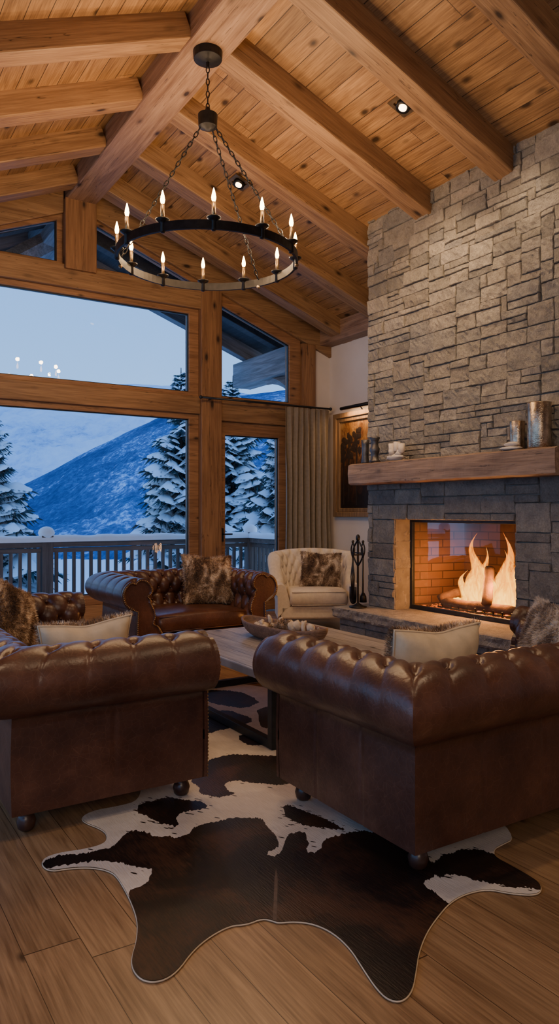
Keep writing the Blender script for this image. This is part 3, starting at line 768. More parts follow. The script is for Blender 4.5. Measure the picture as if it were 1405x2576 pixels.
# ---------------------------------------------------------------- coffee table
TX0, TX1, TY0, TY1, TZ = 2.19, 3.50, 3.58, 5.20, .46
ct = thing('coffee_table', 'square rustic plank coffee table on a black metal frame', 'coffee table', ((TX0+TX1)/2, (TY0+TY1)/2, 0), world=True)
MB().b2((TX0, TY0, TZ-.055), (TX1, TY1, TZ)).build('tabletop', M_table, ct, bevel=.008)
lb = .05
for x in (TX0+.03, TX1-.03-lb):
    for y in (TY0+.03, TY1-.03-lb): MB().b2((x, y, .012), (x+lb, y+lb, TZ-.055)).build('leg', M_blackmetal, ct, bevel=.003)
for x in (TX0+.03, TX1-.03-lb): MB().b2((x+.002, TY0+.03+lb, .012), (x+lb-.002, TY1-.03-lb, .012+lb)).build('floor_rail', M_blackmetal, ct, bevel=.003)
for y in (TY0+.03, TY1-.03-lb): MB().b2((TX0+.03+lb, y+.002, .012), (TX1-.03-lb, y+lb-.002, .012+lb)).build('floor_rail', M_blackmetal, ct, bevel=.003)
ba, bb_ = Vector((2.80, 4.93, 0)), Vector((2.92, 4.07, 0)); bc = (ba+bb_)/2; ang = math.atan2((bb_-ba).y, (bb_-ba).x)
bw = thing('dough_bowl', 'long carved wooden dough bowl filled with dried pods on the coffee table', 'bowl', (bc.x, bc.y, TZ), ang)
def bowlsurf(a, b, z0, z1, flat):
    rows = []
    for i in range(9):
        t = i/8; k = flat+(1-flat)*math.sin(t*PI/2)**.8
        rows.append([Vector((a*k*math.copysign(abs(math.cos(q))**.8, math.cos(q)), b*k*math.copysign(abs(math.sin(q))**.9, math.sin(q)), z0+(z1-z0)*t**1.2+(.022*abs(math.cos(q))**4*t))) for q in [2*PI*j/48 for j in range(48)]])
    return rows
o_ = bowlsurf(.44, .155, 0, .115, .62); i_ = bowlsurf(.42, .137, .018, .112, .60)
mb = MB().grid(o_+i_[::-1], wrap=True); mb.f.append(tuple(range(48))); mb.m.append(0); k0 = (len(o_)+len(i_)-1)*48; mb.f.append(tuple(k0+k for k in range(48))); mb.m.append(0)
mb.build('bowl_body', M_bowl, bw, smooth=True)
rp = random.Random(11); Rb = Matrix.Rotation(ang, 3, 'Z')
def pod(kind):
    mb = MB()
    if kind == 0:
        mb.ball((0, 0, 0), .028, (1, 1, 1.3), 8)
        for a in range(7):
            for b in range(7):
                th = 2*PI*(b/7+a*.07); z = -.032+a*.011; r = .034*math.cos(z/.042)
                c = Vector((r*math.cos(th), r*math.sin(th), z)); d = c.normalized(); s = Vector((-math.sin(th), math.cos(th), 0))*.009
                mb.add([c-s-d*.012, c+s-d*.012, c+d*.008+Vector((0, 0, .008))], [(0, 1, 2)])
    elif kind == 1:
        mb.lathe([(.005, -.03), (.03, -.018), (.042, 0), (.03, .016), (.012, .026), (.004, .034)], 12, wob=.5)
    else:
        mb.tube([(.045*math.cos(t), .03*math.sin(t), .01*t) for t in [0, .5, 1, 1.5, 2, 2.6, 3.2]], [.006, .012, .015, .016, .014, .010, .004], 7)
    return mb
protos = []
for k, (nm, lb_, mt) in enumerate((('pine_cone', 'small brown pine cone heaped in the wooden dough bowl', M_pod), ('dried_shell', 'pale ribbed dried shell heaped in the wooden dough bowl', M_pod2), ('curled_bark', 'curled tan bark piece heaped in the wooden dough bowl', M_pod2))):
    protos.append((nm, lb_, mt, pod(k)))
first = {}
for i in range(34):
    k = i % 3; nm, lb_, mt, mb = protos[k]
    layer = 0 if i < 20 else 1
    lx = rp.uniform(-.33, .33)*(1-.2*layer); ly = rp.uniform(-.075, .075)*(1-.3*layer); p = Rb @ Vector((lx, ly, 0))
    if k not in first: o = first[k] = mb.build(nm, mt, smooth=True, recalc=False)
    else: o = first[k].copy(); COL.objects.link(o)
    o.location = (bc.x+p.x, bc.y+p.y, TZ+.072+.042*layer); o.rotation_euler = (rp.uniform(0, 6), rp.uniform(0, 6), rp.uniform(0, 6))
    s = rp.uniform(.85, 1.15); o.scale = (s, s, s)
    tag(o, lb_, nm.replace('_', ' '), 'dried pods and shells in the dough bowl')

# ---------------------------------------------------------------- cowhide rug
def dens(poly, step, amp, seed):
    out = []
    n = len(poly)
    for i in range(n):
        a, b = poly[i], poly[(i+1) % n]; L = (b-a).length; k = max(1, int(L/step))
        for j in range(k):
            p = a.lerp(b, j/k)
            if amp:
                hf = noise.noise(Vector((p.x*60, p.y*60, seed)))*.9+random.uniform(-.6, .6)
                p = p+Vector((noise.noise(Vector((p.x*11, p.y*11, seed)))*2.2, noise.noise(Vector((p.x*11, p.y*11, seed+5)))*2.2))*amp+Vector((.5, .85))*hf*amp*1.5
            out.append(p)
    return out
def smoothp(poly, it=2):
    for _ in range(it):
        q = []
        n = len(poly)
        for i in range(n):
            a, b = poly[i], poly[(i+1) % n]; q += [a.lerp(b, .25), a.lerp(b, .75)]
        poly = q
    return poly
def pf(L): return [Vector(on_floor(x, y)[:2]) for x, y in L]
out_px1 = [(1295, 2112), (1262, 2128), (1240, 2140), (1243, 2160), (1280, 2180), (1330, 2208), (1358, 2228), (1360, 2248), (1340, 2256), (1285, 2252), (1225, 2240), (1170, 2252), (1130, 2275), (1100, 2310), (1072, 2350), (1052, 2400), (1045, 2450), (1036, 2500), (1010, 2526), (975, 2520), (945, 2490), (912, 2440), (882, 2392), (840, 2352), (790, 2328), (740, 2322), (700, 2326), (690, 2322), (660, 2314), (620, 2330), (580, 2332), (530, 2358), (485, 2395), (445, 2450), (405, 2474), (362, 2474), (336, 2450), (330, 2418), (345, 2370), (347, 2320), (328, 2268), (302, 2220), (282, 2197), (235, 2186), (175, 2188), (130, 2196), (106, 2184), (108, 2164), (150, 2150), (210, 2142), (262, 2128), (272, 2108), (258, 2090), (210, 2072), (205, 2058), (240, 2042), (300, 2032), (350, 2018)]
outl = pf(out_px1)+[Vector(p) for p in ((1.40, 3.55), (1.50, 3.95), (1.45, 4.35), (1.35, 4.70), (1.50, 4.92), (1.80, 4.90), (2.1, 5.0), (2.35, 5.25), (2.75, 5.30), (2.95, 5.05), (3.05, 4.65), (3.35, 4.45), (3.45, 4.2), (3.25, 4.0), (3.0, 3.8), (2.95, 3.4), (2.85, 3.0), (2.70, 2.6), (2.62, 2.3))]
outl = smoothp(outl, 2)
G = [[(100, 2172), (150, 2158), (230, 2148), (290, 2132), (315, 2100), (350, 2092), (385, 2112), (420, 2105), (455, 2114), (490, 2085), (560, 2066), (620, 2060), (665, 2068), (690, 2100), (700, 2128), (665, 2155), (695, 2160), (720, 2105), (760, 2093), (782, 2118), (765, 2150), (800, 2150), (812, 2125), (870, 2098), (930, 2095), (1000, 2120), (1035, 2150), (1090, 2165), (1085, 2215), (1060, 2235), (1110, 2262), (1135, 2285), (1110, 2320), (1080, 2400), (1090, 2600), (900, 2600), (840, 2290), (700, 2300), (560, 2300), (440, 2520), (290, 2520), (330, 2300), (322, 2250), (370, 2225), (385, 2195), (330, 2178), (260, 2172), (170, 2180), (100, 2196)],
     [(540, 2270), (700, 2260), (860, 2260), (960, 2600), (860, 2480), (780, 2420), (600, 2420), (480, 2480), (400, 2560), (400, 2400)],
     [(1100, 2160), (1180, 2140), (1240, 2150), (1300, 2180), (1385, 2230), (1375, 2250), (1300, 2238), (1220, 2222), (1150, 2205), (1085, 2215)],
     [(350, 2025), (430, 2008), (500, 2018), (530, 2035), (475, 2043), (440, 2058), (448, 2088), (410, 2078), (372, 2062), (340, 2048)],
     [(505, 1925), (560, 1903), (640, 1902), (720, 1908), (800, 1930), (800, 1970), (700, 1980), (640, 1972), (585, 1968), (560, 1985), (600, 2005), (520, 2012), (495, 1990), (480, 1950)],
     [(712, 2028), (760, 2042), (830, 2070), (880, 2095), (780, 2085), (720, 2064)],
     [(500, 1800), (560, 1788), (600, 1798), (645, 1815), (600, 1830), (560, 1838), (520, 1852), (490, 1835)],
     [(500, 1738), (600, 1740), (655, 1765), (620, 1788), (560, 1778), (520, 1768)],
     [(650, 1780), (720, 1785), (770, 1820), (690, 1845), (645, 1822)], [(600, 1850), (660, 1855), (690, 1872), (640, 1880), (600, 1868)]]
patches = [dens(smoothp(pf(g), 1), .0055, .009, 3+i) for i, g in enumerate(G)]
outd = dens(outl, .02, 0, 0)
def inside(p, poly):
    c = False; n = len(poly); j = n-1
    for i in range(n):
        a, b = poly[i], poly[j]
        if (a.y > p.y) != (b.y > p.y) and p.x < (b.x-a.x)*(p.y-a.y)/(b.y-a.y)+a.x: c = not c
        j = i
    return c
rs_ = random.Random(21); specks = []
for i in range(260):
    pl = rs_.choice(patches[:6]); p = rs_.choice(pl); dd = abs(rs_.gauss(0, .03))+.008; an = rs_.uniform(0, 2*PI)
    c = p+Vector((math.cos(an), math.sin(an)))*dd; r = rs_.uniform(.003, .010)
    if any(inside(c, q) for q in patches) or not inside(c, outd): continue
    specks.append([c+Vector((math.cos(t+.5)*r*.7-.5*r*math.sin(t), math.sin(t)*r*1.5)) for t in [2*PI*k/7 for k in range(7)]])
spine = [Vector(on_floor(x, y)[:2]) for x, y in ((686, 2322), (688, 2270), (690, 2215), (694, 2190), (698, 2215), (697, 2270), (695, 2322))]
vs = []; es = []
for pl in [outd]+patches+specks+[spine]:
    k = len(vs); n = len(pl); vs += pl; es += [(k+i, k+(i+1) % n) for i in range(n)]
x = .6
while x < 3.6:
    y = 1.4
    while y < 5.4: vs.append(Vector((x+random.uniform(-.01, .01), y+random.uniform(-.01, .01)))); y += .09
    x += .09
R = geometry.delaunay_2d_cdt(vs, es, [], 0, 1e-5)
rug = MB(); V3 = [Vector((p.x, p.y, .009+.0015*noise.noise(Vector((p.x*3, p.y*3, 0))))) for p in R[0]]
fs = []; ms = []
ALLP = patches+specks
bbs = [(min(p.x for p in pl), max(p.x for p in pl), min(p.y for p in pl), max(p.y for p in pl)) for pl in ALLP]
for t in R[2]:
    c = (R[0][t[0]]+R[0][t[1]]+R[0][t[2]])/3
    if not inside(c, outd): continue
    fs.append(tuple(t)); dk = 0
    for pl, bb0 in zip(ALLP, bbs):
        if bb0[0] < c.x < bb0[1] and bb0[2] < c.y < bb0[3] and inside(c, pl): dk = 1; break
    if dk and inside(c, spine): dk = 2
    ms.append(dk)
rug.v = V3; rug.f = fs; rug.m = ms
M_spine = plain('spine_hair', (.10, .06, .04), .6, 0, .4, 40)
ro = rug.build('cowhide_rug', [M_hide_w, M_hide_d, M_spine], recalc=True)
MB().tube([Vector((p.x, p.y, .0045)) for p in outd], .0028, 6, True).build('hide_edge', M_suede, ro, smooth=True)
tag(ro, 'dark brown and white cowhide rug spread under the coffee table', 'rug')

# ---------------------------------------------------------------- chandelier
CC = Vector((2.65, 5.30, 0)); ZR = 3.45; RR = .72
ch = thing('chandelier', 'black iron wagon wheel chandelier with twelve candle bulbs', 'chandelier', (CC.x, CC.y, 5.13), world=True)
Rv = Vector((CT, -ST, 0)); Fv = Vector((ST, CT, 0))
def rp_(a, r=RR, z=ZR): return CC+(Rv*math.cos(a)+Fv*math.sin(a))*r+Vector((0, 0, z))
sec = [(RR-.010, ZR-.035), (RR+.010, ZR-.035), (RR+.010, ZR+.03), (RR-.010, ZR+.03)]
MB().grid([[rp_(2*PI*i/96, r, z) for r, z in sec] for i in range(97)], wrap=True).build('ring', M_iron, ch, smooth=False)
MB().lathe([(.012, 5.0), (.013, 5.045), (.05, 5.05), (.115, 5.065), (.12, 5.13)], 28, (CC.x, CC.y, 0)).build('canopy', M_iron, ch, bevel=.004)
MB().lathe([(.02, 4.50), (.075, 4.52), (.08, 4.62), (.03, 4.64), (.015, 4.68)], 24, (CC.x, CC.y, 0)).build('hub', M_iron, ch, bevel=.003)
def chain(a, b, nm='chain'):
    mb = MB(); a, b = Vector(a), Vector(b); L = (b-a).length; n = int(L/.045); d = (b-a).normalized()
    s = d.cross(Vector((.3, .8, .1))).normalized(); u = d.cross(s)
    for i in range(n):
        c = a.lerp(b, (i+.5)/n); w = s if i % 2 else u
        mb.tube([c+d*.029*math.cos(t)+w*.013*math.sin(t) for t in [2*PI*k/10 for k in range(10)]], .0046, 5, True)
    return mb.build(nm, M_iron, ch, smooth=True)
chain((CC.x, CC.y, 5.06), (CC.x, CC.y, 4.66))
for a in (176, 57, 2):
    t = math.radians(a); chain(rp_(t, .06, 4.52), rp_(t, RR, ZR+.02))
    MB().ball(rp_(t, RR+.0, ZR-.04), .018, n=8).build('chain_bolt', M_brass, ch)
for k in range(12):
    a = math.radians(249+30*k); p = rp_(a)
    root = MB().lathe([(.014, .05), (.014, .16)], 12, (p.x, p.y, ZR)).build('candle', M_brass, ch, smooth=True)
    MB().lathe([(.012, -.045), (.02, -.04), (.018, .02), (.03, .03), (.05, .045), (.052, .052), (.012, .05)], 18, (p.x, p.y, ZR)).build('drip_pan', M_iron, root, smooth=True)
    MB().lathe([(.009, .16), (.015, .176), (.0175, .192), (.013, .22), (.006, .248), (.001, .262)], 12, (p.x, p.y, ZR)).build('bulb', M_bulb, root, smooth=True)
    li = bpy.data.lights.new('bulb_light', 'POINT'); li.energy = 15; li.color = (1, .66, .36); li.shadow_soft_size = .03
    lo = bpy.data.objects.new('bulb_light', li); COL.objects.link(lo); lo.location = (p.x, p.y, ZR+.31)

def spot(px, py, label, energy, tgt):
    p = on_ceil(px, py); ang = math.atan(KR); Rm = Matrix.Rotation(ang, 3, 'Y')
    r = thing('recessed_spotlight', label, 'ceiling light', p)
    MB().ring([(-.10, -.10), (.10, -.10), (.10, .10), (-.10, .10)], [(-.065, -.065), (.065, -.065), (.065, .065), (-.065, .065)], lambda a, b, d_: Rm @ Vector((a, b, d_)), -.012, .0).build('trim_plate', M_brass, r)
    MB().lathe([(.035, -.03), (.06, -.045), (.062, .0), (.03, .02)], 20, (0, 0, 0), Rm).build('lamp_housing', M_iron, r, smooth=True)
    MB().lathe([(.001, -.048), (.034, -.046), (.034, -.030)], 20, (0, 0, 0), Rm).build('lens', M_spot, r, smooth=True)
    li = bpy.data.lights.new('spot_light', 'SPOT'); li.energy = energy; li.color = (1, .70, .42); li.spot_size = math.radians(75); li.spot_blend = .8; li.shadow_soft_size = .05
    lo = bpy.data.objects.new('spot_light', li); COL.objects.link(lo); lo.location = p+Vector((0, 0, -.1))
    lo.rotation_euler = (Vector(tgt)-lo.location).to_track_quat('-Z', 'Y').to_euler()
spot(1015, 262, 'recessed ceiling spotlight between rafters above the stone chimney', 130, (5.0, 5.2, 2.9))
spot(602, 458, 'recessed ceiling spotlight behind the chandelier', 60, (5.2, 7.5, 0))
for (x, y, e, t) in ((4.6, 3.9, 60, (5.1, 4.6, 1.8)), (4.3, 2.0, 80, (3.2, 3.0, 0)), (.8, 2.0, 70, (1.0, 3.3, 0)), (3.0, .8, 105, (1.6, 1.8, 0))):  # unseen spots added to brighten stonework, sofas and near floor; no fixtures
    li = bpy.data.lights.new('spot_light', 'SPOT'); li.energy = e; li.color = (1, .72, .44); li.spot_size = math.radians(95); li.spot_blend = .9; li.shadow_soft_size = .08
    lo = bpy.data.objects.new('spot_light', li); COL.objects.link(lo); lo.location = (x, y, cz(x)-.12)
    lo.rotation_euler = (Vector(t)-lo.location).to_track_quat('-Z', 'Y').to_euler()

# ---------------------------------------------------------------- curtain, picture
rod = thing('curtain_rod', 'black metal curtain rod above the glass door', 'curtain rod', (5.2, 8.58, 2.9), world=True)
MB().tube([(4.20, 8.58, 2.90), (6.27, 8.58, 2.90)], .014, 10).build('rod', M_blackmetal, rod, smooth=True)
for x in (4.19, 6.28): MB().ball((x, 8.58, 2.90), .024, n=10).build('finial', M_blackmetal, rod, smooth=True)
for x in (4.35, 5.95): MB().tube([(x, 8.58, 2.89), (x, 8.72, 2.89)], .009, 6).build('bracket', M_blackmetal, rod)
rows = []
for j in range(41):
    z = 2.88-(2.88-.03)*j/40; row = []
    for i in range(221):
        t = i/220; w = .018+.030*min(1, j/12)*(1+.7*noise.noise(Vector((t*5, z*.4, 8)))); ph = t*PI*2*7.5+2.2*noise.noise(Vector((t*3.3, z*.35, 2)))
        row.append(Vector((5.50+.76*t+.018*noise.noise(Vector((z*1.2, t*3, 1))), 8.585+w*math.sin(ph)+.006*math.sin(ph*2.3+z)+.012*noise.noise(Vector((t*12, z*1.6, 0))), z)))
    rows.append(row)
cu = MB().grid(rows).build('curtain', M_curt, smooth=True, recalc=False)
so = cu.modifiers.new('s', 'SOLIDIFY'); so.thickness = .004
tag(cu, 'full length taupe linen curtain hanging from the black rod', 'curtain')
pic = thing('framed_painting', 'tall framed landscape painting on the white wall beside the chimney', 'painting', (6.38, 7.95, 2.05), world=True)
py0, py1, pz0, pz1 = 7.30, 8.58, 1.33, 2.82
for k, (w0, w1, x0) in enumerate(((0, .07, 6.32), (.07, .125, 6.345))):
    MB().ring([(py0+w0, pz0+w0), (py1-w0, pz0+w0), (py1-w0, pz1-w0), (py0+w0, pz1-w0)], [(py0+w1, pz0+w1), (py1-w1, pz0+w1), (py1-w1, pz1-w1), (py0+w1, pz1-w1)], YZ, x0, 6.40).build('frame' if k == 0 else 'inner_frame', M_goldframe, pic, bevel=.006)
def M_paint_():
    m, nt, b = newmat('painted_canvas'); tc = nt.nodes.new('ShaderNodeTexCoord'); sp = nd(nt, 'ShaderNodeSeparateXYZ', {}, {0: tc.outputs['Object']})
    v = mapped(nt, (1, 1, .45)); n = noi(nt, v, 7, 8, .75, 1.5)
    z = mth(nt, 'ADD', mth(nt, 'DIVIDE', mth(nt, 'SUBTRACT', sp.outputs[2], 1.5), 1.5), mth(nt, 'MULTIPLY', mth(nt, 'SUBTRACT', n, .5), 2.2))
    nt.links.new(ramp(nt, z, [(.1, (.012, .008, .007)), (.35, (.045, .018, .009)), (.55, (.14, .055, .018)), (.8, (.26, .13, .04)), (1, (.34, .20, .08))]), b.inputs['Base Color'])
    b.inputs['Roughness'].default_value = .4; return m
MB().b2((6.37, py0+.11, pz0+.11), (6.385, py1-.11, pz1-.11)).build('canvas', M_paint_(), pic)
M_pt = plain('dark_paint', (.025, .015, .010), .5)
for y, h0, h1, r in ((8.38, 1.5, 2.36, .06), (8.26, 1.55, 2.42, .07), (8.08, 1.5, 2.46, .08), (7.7, 1.5, 2.4, .07)):
    tm = MB().b2((6.366, y-.016, h0), (6.37, y+.016, h1))
    for q in range(16): tm.ball((6.368, y+random.uniform(-r, r), h1+random.uniform(-.22, .10)), random.uniform(.02, .05), (.05, 1, 1), 8, wob=.6)
    tm.build('painted_tree', M_pt, pic)
pl = thing('picture_light', 'black picture lamp mounted over the framed painting', 'lamp', (6.38, 7.95, 2.84), world=True)
MB().tube([(6.22, 7.62, 2.86), (6.22, 8.25, 2.86)], .024, 10).build('lamp_shade', M_iron, pl, smooth=True)
MB().tube([(6.39, 7.95, 2.80), (6.32, 7.95, 2.88), (6.22, 7.95, 2.87)], .008, 6).build('lamp_arm', M_iron, pl, smooth=True)
li = bpy.data.lights.new('picture_lamp_light', 'AREA'); li.energy = 6; li.color = (1, .6, .28); li.shape = 'RECTANGLE'; li.size = .5; li.size_y = .03
lo = bpy.data.objects.new('picture_lamp_light', li); COL.objects.link(lo); lo.location = (6.22, 7.95, 2.83)
lo.rotation_euler = (Vector((6.39, 7.95, 2.3))-lo.location).to_track_quat('-Z', 'Y').to_euler()

# ---------------------------------------------------------------- mantel objects
MZ = 1.914
def lat(name, label, cat, x, y, z, prof, mat, n=28, wob=0):
    return tag(MB().lathe(prof, n, (0, 0, 0), wob=wob).build(name, mat, smooth=True, loc=(x, y, z)), label, cat)
def cyl(r, h, t=.006): return [(r*.97, 0), (r, .006), (r*.99, h*.5), (r, h-.004), (r*.98, h), (r-t, h-.002), (r-t, .012), (.001, .01)]
lat('glass_cylinder', 'tall amber silver mottled cylinder vase on the right of the mantel', 'vase', 4.91, 3.86, MZ, cyl(.095, .37), M_silver, wob=.05)
lat('glass_cylinder', 'shorter amber silver mottled cylinder vase beside the tall one', 'vase', 4.96, 4.12, MZ, cyl(.063, .25), M_silver, wob=.06)
st = MB().ball((4.84, 4.09, MZ+.014), .085, (.8, 1.15, .2), 14, wob=.3).build('flat_stone', M_stonepale, smooth=True); tag(st, 'flat brown stone lying in front of the short cylinder vase', 'stone')
st = MB().ball((4.84, 4.08, MZ+.045), .06, (.9, 1.1, .35), 14, wob=.3).build('flat_stone', M_stonepale, smooth=True); tag(st, 'pale rounded stone lying on top of the flat brown stone', 'stone')
lat('pewter_candlestick', 'dark pewter turned candlestick on the left of the mantel', 'candlestick', 4.84, 5.84, MZ, [(.058, 0), (.060, .015), (.04, .03), (.036, .08), (.048, .11), (.052, .14), (.036, .17), (.038, .22), (.052, .245), (.052, .26), (.02, .25)], M_pewter)
lat('pewter_cup', 'plain dark pewter beaker at the left end of the mantel', 'cup', 4.86, 6.02, MZ, [(.042, 0), (.043, .01), (.036, .06), (.038, .20), (.043, .245), (.038, .245), (.001, .03)], M_pewter)
dw = thing('driftwood_candle_holder', 'pale driftwood candle holder with small votives on the mantel', 'candle holder', (4.86, 5.54, MZ))
dm = MB().ball((0, 0, .035), .06, (.8, 1.9, .55), 14, wob=.5); dm.ball((0, .05, .09), .04, (1, 1, 1), 10, wob=.5).ball((0, -.05, .07), .04, (1, 1, .9), 10, wob=.5)
dm.build('driftwood_base', M_stonepale, dw, smooth=True)
for y, z in ((-.085, .11), (-.015, .13), (.06, .12)): MB().lathe([(.022, z-.04), (.03, z-.03), (.033, z+.055), (.028, z+.055), (.025, z)], 14, (0, y, 0)).build('votive_cup', M_cream, dw, smooth=True)

# ---------------------------------------------------------------- fire tools
TX, TY = 4.84, 6.12; TZ0 = OZ0+.004
ts = thing('fire_tool_stand', 'black wrought iron fireplace tool stand on the hearth end', 'tool stand', (TX, TY, TZ0))
MB().lathe([(.095, 0), (.095, .012), (.06, .02), (.02, .04), (.012, .05)], 24).build('base', M_iron, ts, smooth=True)
MB().tube([(0, 0, .04), (0, 0, .70)], .011, 8).build('pole', M_iron, ts)
for sgn in (-1, 1):
    pts = [(0, sgn*.085*math.sin(t*PI), .44+.28*t) for t in [i/14 for i in range(15)]]
    MB().tube(pts, .009, 6).build('scroll', M_iron, ts, smooth=True)
MB().tube([(0, -.09, .58), (0, .09, .58)], .008, 6).build('hook_bar', M_iron, ts, smooth=True)
MB().tube([(-.07, 0, .56), (.07, 0, .56)], .008, 6).build('hook_bar', M_iron, ts, smooth=True)
MB().ball((0, 0, .74), .024, (1, 1, 1.6), 10).build('finial', M_iron, ts, smooth=True)
def tool(dx, dy, name, label, kind):
    mb = MB().tube([(0, 0, .10), (0, 0, .50)], .008, 6)
    for s in (-1, 1): mb.tube([(0, s*.028*math.sin(t*PI), .50+.16*t) for t in [i/8 for i in range(9)]], .0065, 5)
    mb.ball((0, 0, .67), .014, n=8)
    if kind == 'shovel': mb.box((0, 0, .115), (.012, .11, .13)); mb.lathe([(.055, -.005), (.055, .005)], 14, (0, 0, .05), Matrix.Rotation(PI/2, 3, 'Y'))
    if kind == 'brush': mb.lathe([(.04, .02), (.035, .08), (.015, .12)], 12)
    if kind == 'poker': mb.tube([(0, 0, .10), (0, 0, .04)], [.008, .001], 6).tube([(0, 0, .12), (0, .03, .10), (0, .035, .07)], .006, 6)
    if kind == 'tongs': mb.tube([(0, 0, .48), (0, .03, .30), (0, .01, .05)], .006, 6).tube([(0, 0, .48), (0, -.03, .30), (0, -.01, .05)], .006, 6)
    tag(mb.build(name, M_iron, smooth=True, loc=(TX+dx, TY+dy, TZ0+.03)), label, 'fire tool', 'tools on the fireplace stand')
tool(0, .085, 'ash_shovel', 'black iron ash shovel hanging on the left of the tool stand', 'shovel')
tool(0, -.085, 'fire_poker', 'black iron poker hanging on the right of the tool stand', 'poker')
tool(-.07, 0, 'fire_tongs', 'black iron tongs hanging on the front of the tool stand', 'tongs')
tool(.07, 0, 'hearth_brush', 'black hearth brush hanging at the back of the tool stand', 'brush')

# ---------------------------------------------------------------- outside
struct(MB().b2((-3, YW+.2, -.25), (6.7, 11.45, -.06)).build('trim_deck', M_extX), 'timber deck outside the windows')
ds = MB(); ds.grid([[Vector((-3+9.6*i/60, YW+.35+(11.25-YW-.35)*j/16, -.05+(.14+.05*noise.noise(Vector((i*.25, j*.3, 0))))*min(1, j/2, (16-j)/2+.2))) for i in range(61)] for j in range(17)])
tag(ds.build('deck_snow', M_snow, smooth=True), 'blanket of fresh snow lying on the deck', 'snow', kind='stuff')
rl = thing('deck_railing', 'weathered timber deck railing with vertical balusters capped with snow', 'railing', (3, 11.3, -.06), world=True)
RX, RY = 6.5, 11.3
for x, y in ((2.91, RY), (RX, RY), (-.7, RY)): MB().b2((x-.085, y-.085, -.06), (x+.085, y+.085, 1.04)).build('post', M_rail, rl, bevel=.008)
for za, zb, w in ((.86, .94, .07), (.02, .10, .04), (.78, .85, .025)):
    MB().b2((-.7, RY-w, za), (RX, RY+w, zb)).build('rail', M_railX, rl, bevel=.005); MB().b2((RX-w, YW+.2, za), (RX+w, RY, zb)).build('rail', M_railX, rl, bevel=.005)
x = .9
while x < RX-.1:
    if abs(x-2.91) > .1: MB().b2((x-.024, RY-.024, .08), (x+.024, RY+.024, .82)).build('baluster', M_rail, rl)
    x += .135
y = YW+.6
while y < RY-.1: MB().b2((RX-.024, y-.024, .08), (RX+.024, y+.024, .82)).build('baluster', M_rail, rl); y += .135
def snowcap(a, b, w, h):
    a, b = Vector(a), Vector(b); n = int((b-a).length/.08); d = (b-a).normalized(); s = Vector((-d.y, d.x, 0)); rows = []
    for i in range(n+1):
        c = a.lerp(b, i/n); k = 1+.25*noise.noise(c*3); e = 1 if 0 < i < n else .4
        rows.append([c+s*w*math.cos(t)*1.05*e+Vector((0, 0, (h*k*math.sin(t)**.6 if math.sin(t) > 0 else 0)*e)) for t in [PI*q/8 for q in range(9)]])
    return MB().grid(rows)
sm = snowcap((-.7, RY, .942), (RX, RY, .942), .10, .10); s2 = snowcap((RX, YW+.3, .942), (RX, RY, .942), .10, .10); sm.add(s2.v, s2.f)
for x, y in ((2.91, RY), (RX, RY), (-.7, RY)): sm.ball((x, y, 1.08), .125, (1, 1, .8), 14)
tag(sm.build('railing_snow', M_snow, smooth=True), 'thick ridge of snow lying along the deck railing', 'snow', kind='stuff')
e = MB(); YE = 10.75
for a, b in ((0, 1), (1, 2)):
    (x0, z0), (x1, z1) = P[a], P[b]
    e.add([(x0, YW+.2, z0), (x1, YW+.2, z1), (x1, YE, z1), (x0, YE, z0), (x0, YW+.2, z0+.15), (x1, YW+.2, z1+.15), (x1, YE, z1+.15), (x0, YE, z0+.15)], [(0, 1, 2, 3), (7, 6, 5, 4), (1, 5, 6, 2), (2, 6, 7, 3), (3, 7, 4, 0)])
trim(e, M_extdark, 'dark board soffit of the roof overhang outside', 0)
for y1, mt in ((9.75, M_extX), (YE, M_extX)):
    for (x0, x1, k) in ((2.7, 7.0, -KR), (XL, 2.6, KL)):
        ang = math.atan(k); L = math.hypot(x1-x0, (x1-x0)*k); z = (rb(x0)+rb(x1))/2
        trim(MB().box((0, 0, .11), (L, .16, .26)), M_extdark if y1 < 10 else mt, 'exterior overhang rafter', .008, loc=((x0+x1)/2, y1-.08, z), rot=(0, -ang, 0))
trim(MB().b2((5.95, YW+.2, 3.52), (6.30, 10.95, 3.92)), M_ext, 'weathered beam projecting under the eave', .01)
trim(MB().b2((2.47, YW+.2, 4.95), (2.83, 10.95, 5.35)), M_ext, 'projecting ridge beam outside', .01)
bc_ = MB().tube([Vector((6.12, YW+.22+1.1*(1-math.cos(t)), 2.55+1.0*math.sin(t))) for t in [PI/2*i/10 for i in range(11)]], .09, 4)
trim(bc_, M_ext, 'curved timber brace under the projecting eave beam', 0)
trim(MB().tube([(1.35, 9.9, 4.15), (2.6, 9.9, 5.05)], .13, 4), M_ext, 'diagonal weathered brace outside left gable', 0)

g = MB(); rows = []
for j in range(60):
    y = 11.6+j*j*.09; row = []
    for i in range(80):
        x = -40+i*1.7+(j/60)*(i-30)*1.5
        row.append(Vector((x, y, -2.2-.05*(y-11.6)+1.1*noise.noise(Vector((x*.12, y*.12, 0)))+.3*noise.noise(Vector((x*.5, y*.5, 3))))))
    rows.append(row)
g.grid(rows); struct(g.build('floor_snowfield', M_snow, smooth=True), 'snow covered ground beyond the deck')
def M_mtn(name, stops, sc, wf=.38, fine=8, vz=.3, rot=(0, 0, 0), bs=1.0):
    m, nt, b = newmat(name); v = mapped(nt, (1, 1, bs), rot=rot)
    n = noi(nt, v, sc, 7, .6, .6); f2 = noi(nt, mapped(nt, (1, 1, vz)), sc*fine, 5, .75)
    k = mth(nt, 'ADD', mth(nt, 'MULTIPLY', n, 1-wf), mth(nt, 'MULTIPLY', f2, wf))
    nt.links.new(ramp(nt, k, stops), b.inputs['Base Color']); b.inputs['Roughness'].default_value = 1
    b.inputs['Specular IOR Level'].default_value = 0; return m
